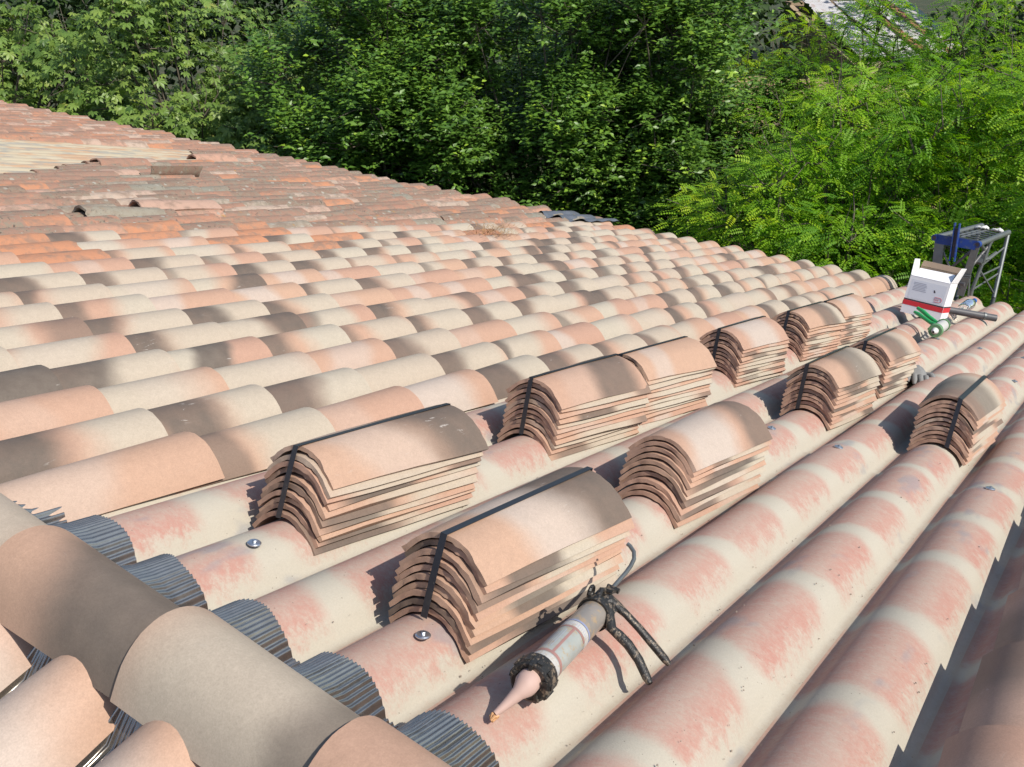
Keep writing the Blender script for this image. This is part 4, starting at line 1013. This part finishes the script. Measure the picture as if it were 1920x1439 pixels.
def tree(name, label, cat_group, kind, c, r, n, dens, size, shell=(0.6, 1.0), mat=None, base=None, trunk_r=0.16, inner=0.35, extra=None):
    c = np.array(c, float); b = np.array(base if base is not None else (c[0]+0.3, c[1], 0)); gz = float(ground_z(np.array(b[0]), np.array(b[1])))
    bm = Matrix.Translation((b[0], b[1], gz)); root = thing(name, label, 'tree', bm, cat_group)
    cl = crown_clumps(c, r, n, shell, size)+crown_clumps(c, np.array(r)*0.55, int(n*inner), (0.2, 1.0), size)
    if extra: cl += [(np.array(p, float), s, norm(np.array(d, float))) for p, s, d in extra]
    me = make_leaves(kind, cl, dens); me.materials.append(M[mat or kind])
    V = np.zeros(len(me.vertices)*3, np.float32); me.vertices.foreach_get('co', V); V = V.reshape(-1, 3)-np.array((b[0], b[1], gz), np.float32); me.vertices.foreach_set('co', V.ravel()); me.update()
    link('crown', me, None, root, bm)
    tm = MB(); o = Vector((b[0], b[1], gz)); top = Vector(tuple(c))-Vector((0, 0, r[2]*0.3))
    pts = [Vector((0, 0, -0.2)), (top-o)*0.35+Vector((random.uniform(-.15, .15), random.uniform(-.15, .15), 0)), (top-o)*0.7+Vector((random.uniform(-.2, .2), random.uniform(-.2, .2), 0)), top-o]
    tm.tube(pts, [trunk_r*1.25, trunk_r, trunk_r*0.8, trunk_r*0.55], 10); link('trunk', tm.mesh('trunk', 60), M['bark'], root, bm)
    lm = MB()
    for (p, s, d) in cl:
        st = pts[2]+(pts[3]-pts[2])*random.random(); e = Vector(tuple(p))-o
        mid = st+(e-st)*0.5+Vector((0, 0, -0.12*(e-st).length+0.1))+Vector(tuple(rng.normal(size=3)*0.12))
        lm.tube([st, mid, e], [trunk_r*0.28, trunk_r*0.16, trunk_r*0.05], 5, cap=False)
        for q in range(5):
            dd = Vector(tuple(norm(rng.normal(size=3)+d*0.7+np.array((0, 0, 0.5))))); k = e+dd*s*0.45+Vector(tuple(rng.normal(size=3)*0.05)); lm.tube([e, k, e+dd*s*0.95+Vector(tuple(rng.normal(size=3)*0.1))], [0.012, 0.008, 0.003], 4, cap=False)
    link('limbs', lm.mesh('limbs', 60), M['twig'], root, bm)
    return root
GC, GM, GR_ = 'broad-leaved chestnut-like trees on the left', 'dark glossy-leaved trees in the middle', 'feathery light green trees on the right'
tree('chestnut_tree', 'olive green tree with fan-shaped leaves, largest crown above the old tiles', GC, 'chest', (10.3, 13.6, -2.7), (2.7, 2.9, 2.7), 70, 150, (0.55, 0.95))
tree('chestnut_tree', 'olive green fan-leaved tree at the far left edge', GC, 'chest', (8.9, 18.3, -2.6), (2.8, 2.7, 2.8), 60, 140, (0.55, 0.95))
tree('chestnut_tree', 'olive fan-leaved tree between the big left crown and the dark glossy trees', GC, 'chest', (11.6, 11.2, -2.7), (1.9, 1.7, 2.3), 36, 150, (0.5, 0.85))
tree('glossy_tree', 'dark green glossy tree next to the fan-leaved trees', GM, 'laurel', (10.3, 8.7, -2.5), (2.1, 2.0, 2.7), 64, 210, (0.5, 0.85))
tree('glossy_tree', 'dark green glossy tree in the centre behind the tile roof', GM, 'laurel', (11.5, 6.6, -2.35), (2.2, 2.0, 2.8), 64, 210, (0.5, 0.85))
tree('glossy_tree', 'dark green glossy tree bordering the feathery light green trees', GM, 'laurel', (12.7, 4.9, -2.4), (2.1, 1.9, 2.8), 60, 210, (0.5, 0.85))
tree('locust_tree', 'feathery light green tree behind the white box, with a gap above it', GR_, 'robin', (10.2, 1.3, -2.8), (2.1, 2.0, 2.15), 66, 380, (0.5, 0.85))
tree('locust_tree', 'tall yellow-green feathery tree at the right edge behind the hoist frame', GR_, 'robin', (10.4, -1.0, -2.15), (2.2, 1.9, 2.3), 62, 380, (0.5, 0.85))
tree('locust_tree', 'small feathery tree low in the shade between dark and light trees', GR_, 'robin', (9.8, 3.3, -4.2), (1.7, 1.5, 1.5), 34, 250, (0.45, 0.75))
tree('locust_tree', 'feathery green tree farther back in front of the ruined building', GR_, 'robin', (14.2, 3.1, -1.95), (1.8, 1.8, 1.8), 46, 260, (0.5, 0.8))

tree('locust_tree', 'feathery green tree behind the yellow-green tree, near the upper right corner', GR_, 'robin', (14.6, 0.9, -1.7), (1.8, 2.0, 2.0), 44, 240, (0.5, 0.8))

# woods behind that close the view
cl = []
for i in range(150):
    a = rad(random.choice([random.uniform(17.5, 74), random.uniform(21.0, 74), random.uniform(-14, 12.0)])); d = random.uniform(24, 36)
    x, y = -0.7+d*math.cos(a), -1.6+d*math.sin(a); cl.append((np.array((x, y, random.uniform(-4.5, 2.0))), random.uniform(1.3, 2.3), np.array((0, 0, 1.0))))
me = make_leaves('far', cl, 190); me.materials.append(M['wood_far'])
tag(link('woodland', me), 'dense dark woodland closing the view behind the trees', 'woodland', kind='stuff')

# ------------------------------------------------------------------ ruined building at the upper right
rz = float(ground_z(np.array(28.5), np.array(5.0)))
rm0 = Matrix.Translation((28.5, 5.0, rz-0.75)) @ Matrix.Rotation(rad(52), 4, 'Z')
ruin = thing('ruined_shed', 'ruined stone shed with whitish sheet roof glimpsed between feathery trees', 'shed', rm0)
link('wall', MB().box((0.35, 0.1, 0.55), (0.5, 3.8, 1.3)).mesh('wall'), M['mortar'], ruin, rm0)
z = 0.02
for row in range(7):
    y = -1.7+random.uniform(0, 0.2); h = random.uniform(0.14, 0.24)
    while y < 1.9:
        w = random.uniform(0.14, 0.5); hh = h*random.uniform(0.78, 1.0)
        me = MB().box((0, 0, 0), (0.24, w-0.03, hh-0.02), None, random.uniform(0.75, 0.95)).mesh('stone')
        link('stone', me, M['stone'], ruin, rm0 @ Matrix.Translation((0.09+random.gauss(0, 0.03), y+w/2, z+h/2+random.gauss(0, 0.008))) @ Matrix.Rotation(random.gauss(0, 0.09), 4, 'X') @ Matrix.Rotation(random.gauss(0, 0.08), 4, 'Z')); y += w
    z += h
y = -1.9
for i in range(4):
    w = random.uniform(0.55, 0.95); ang = Matrix.Rotation(rad(-19+random.gauss(0, 1.2)), 3, 'Y') @ Matrix.Rotation(random.gauss(0, 0.025), 3, 'Z')
    link('roof_sheet', MB().box((2.4+random.gauss(0, 0.15), y+w/2, 1.95+random.gauss(0, 0.03)), (4.9-random.choice([0, 0, 1.1]), w, 0.03), ang).mesh('roof_sheet'), M['sheetm'], ruin, rm0)
    if i in (0, 1): link('batten', MB().box((2.4, y+w+0.08, 2.0), (4.9-random.uniform(0, 1.5), random.uniform(0.12, 0.26), 0.08), ang).mesh('batten'), M['rust'], ruin, rm0)
    y += w+0.17
for yy in (-1.95, 1.9):
    link('wall', prism([(0.3, 0.0), (4.4, 0.0), (4.4, 2.45), (0.3, 1.05)], yy, yy+0.2).mesh('gable_end'), M['mortar'], ruin, rm0)
link('wall', MB().box((4.5, 0.1, 1.2), (0.4, 3.8, 2.6)).mesh('wall'), M['mortar'], ruin, rm0)
tag(link('earth_bank', grid_mesh('earth_bank', 19.0, 25.5, 2.5, 9.5, 24, 24, lambda x, y: ground_z(x, y)+0.02+1.05*np.exp(-((x-23.6)/1.6)**2)+0.06*np.sin(x*5)*np.sin(y*4)), M['earth']), kind='structure')
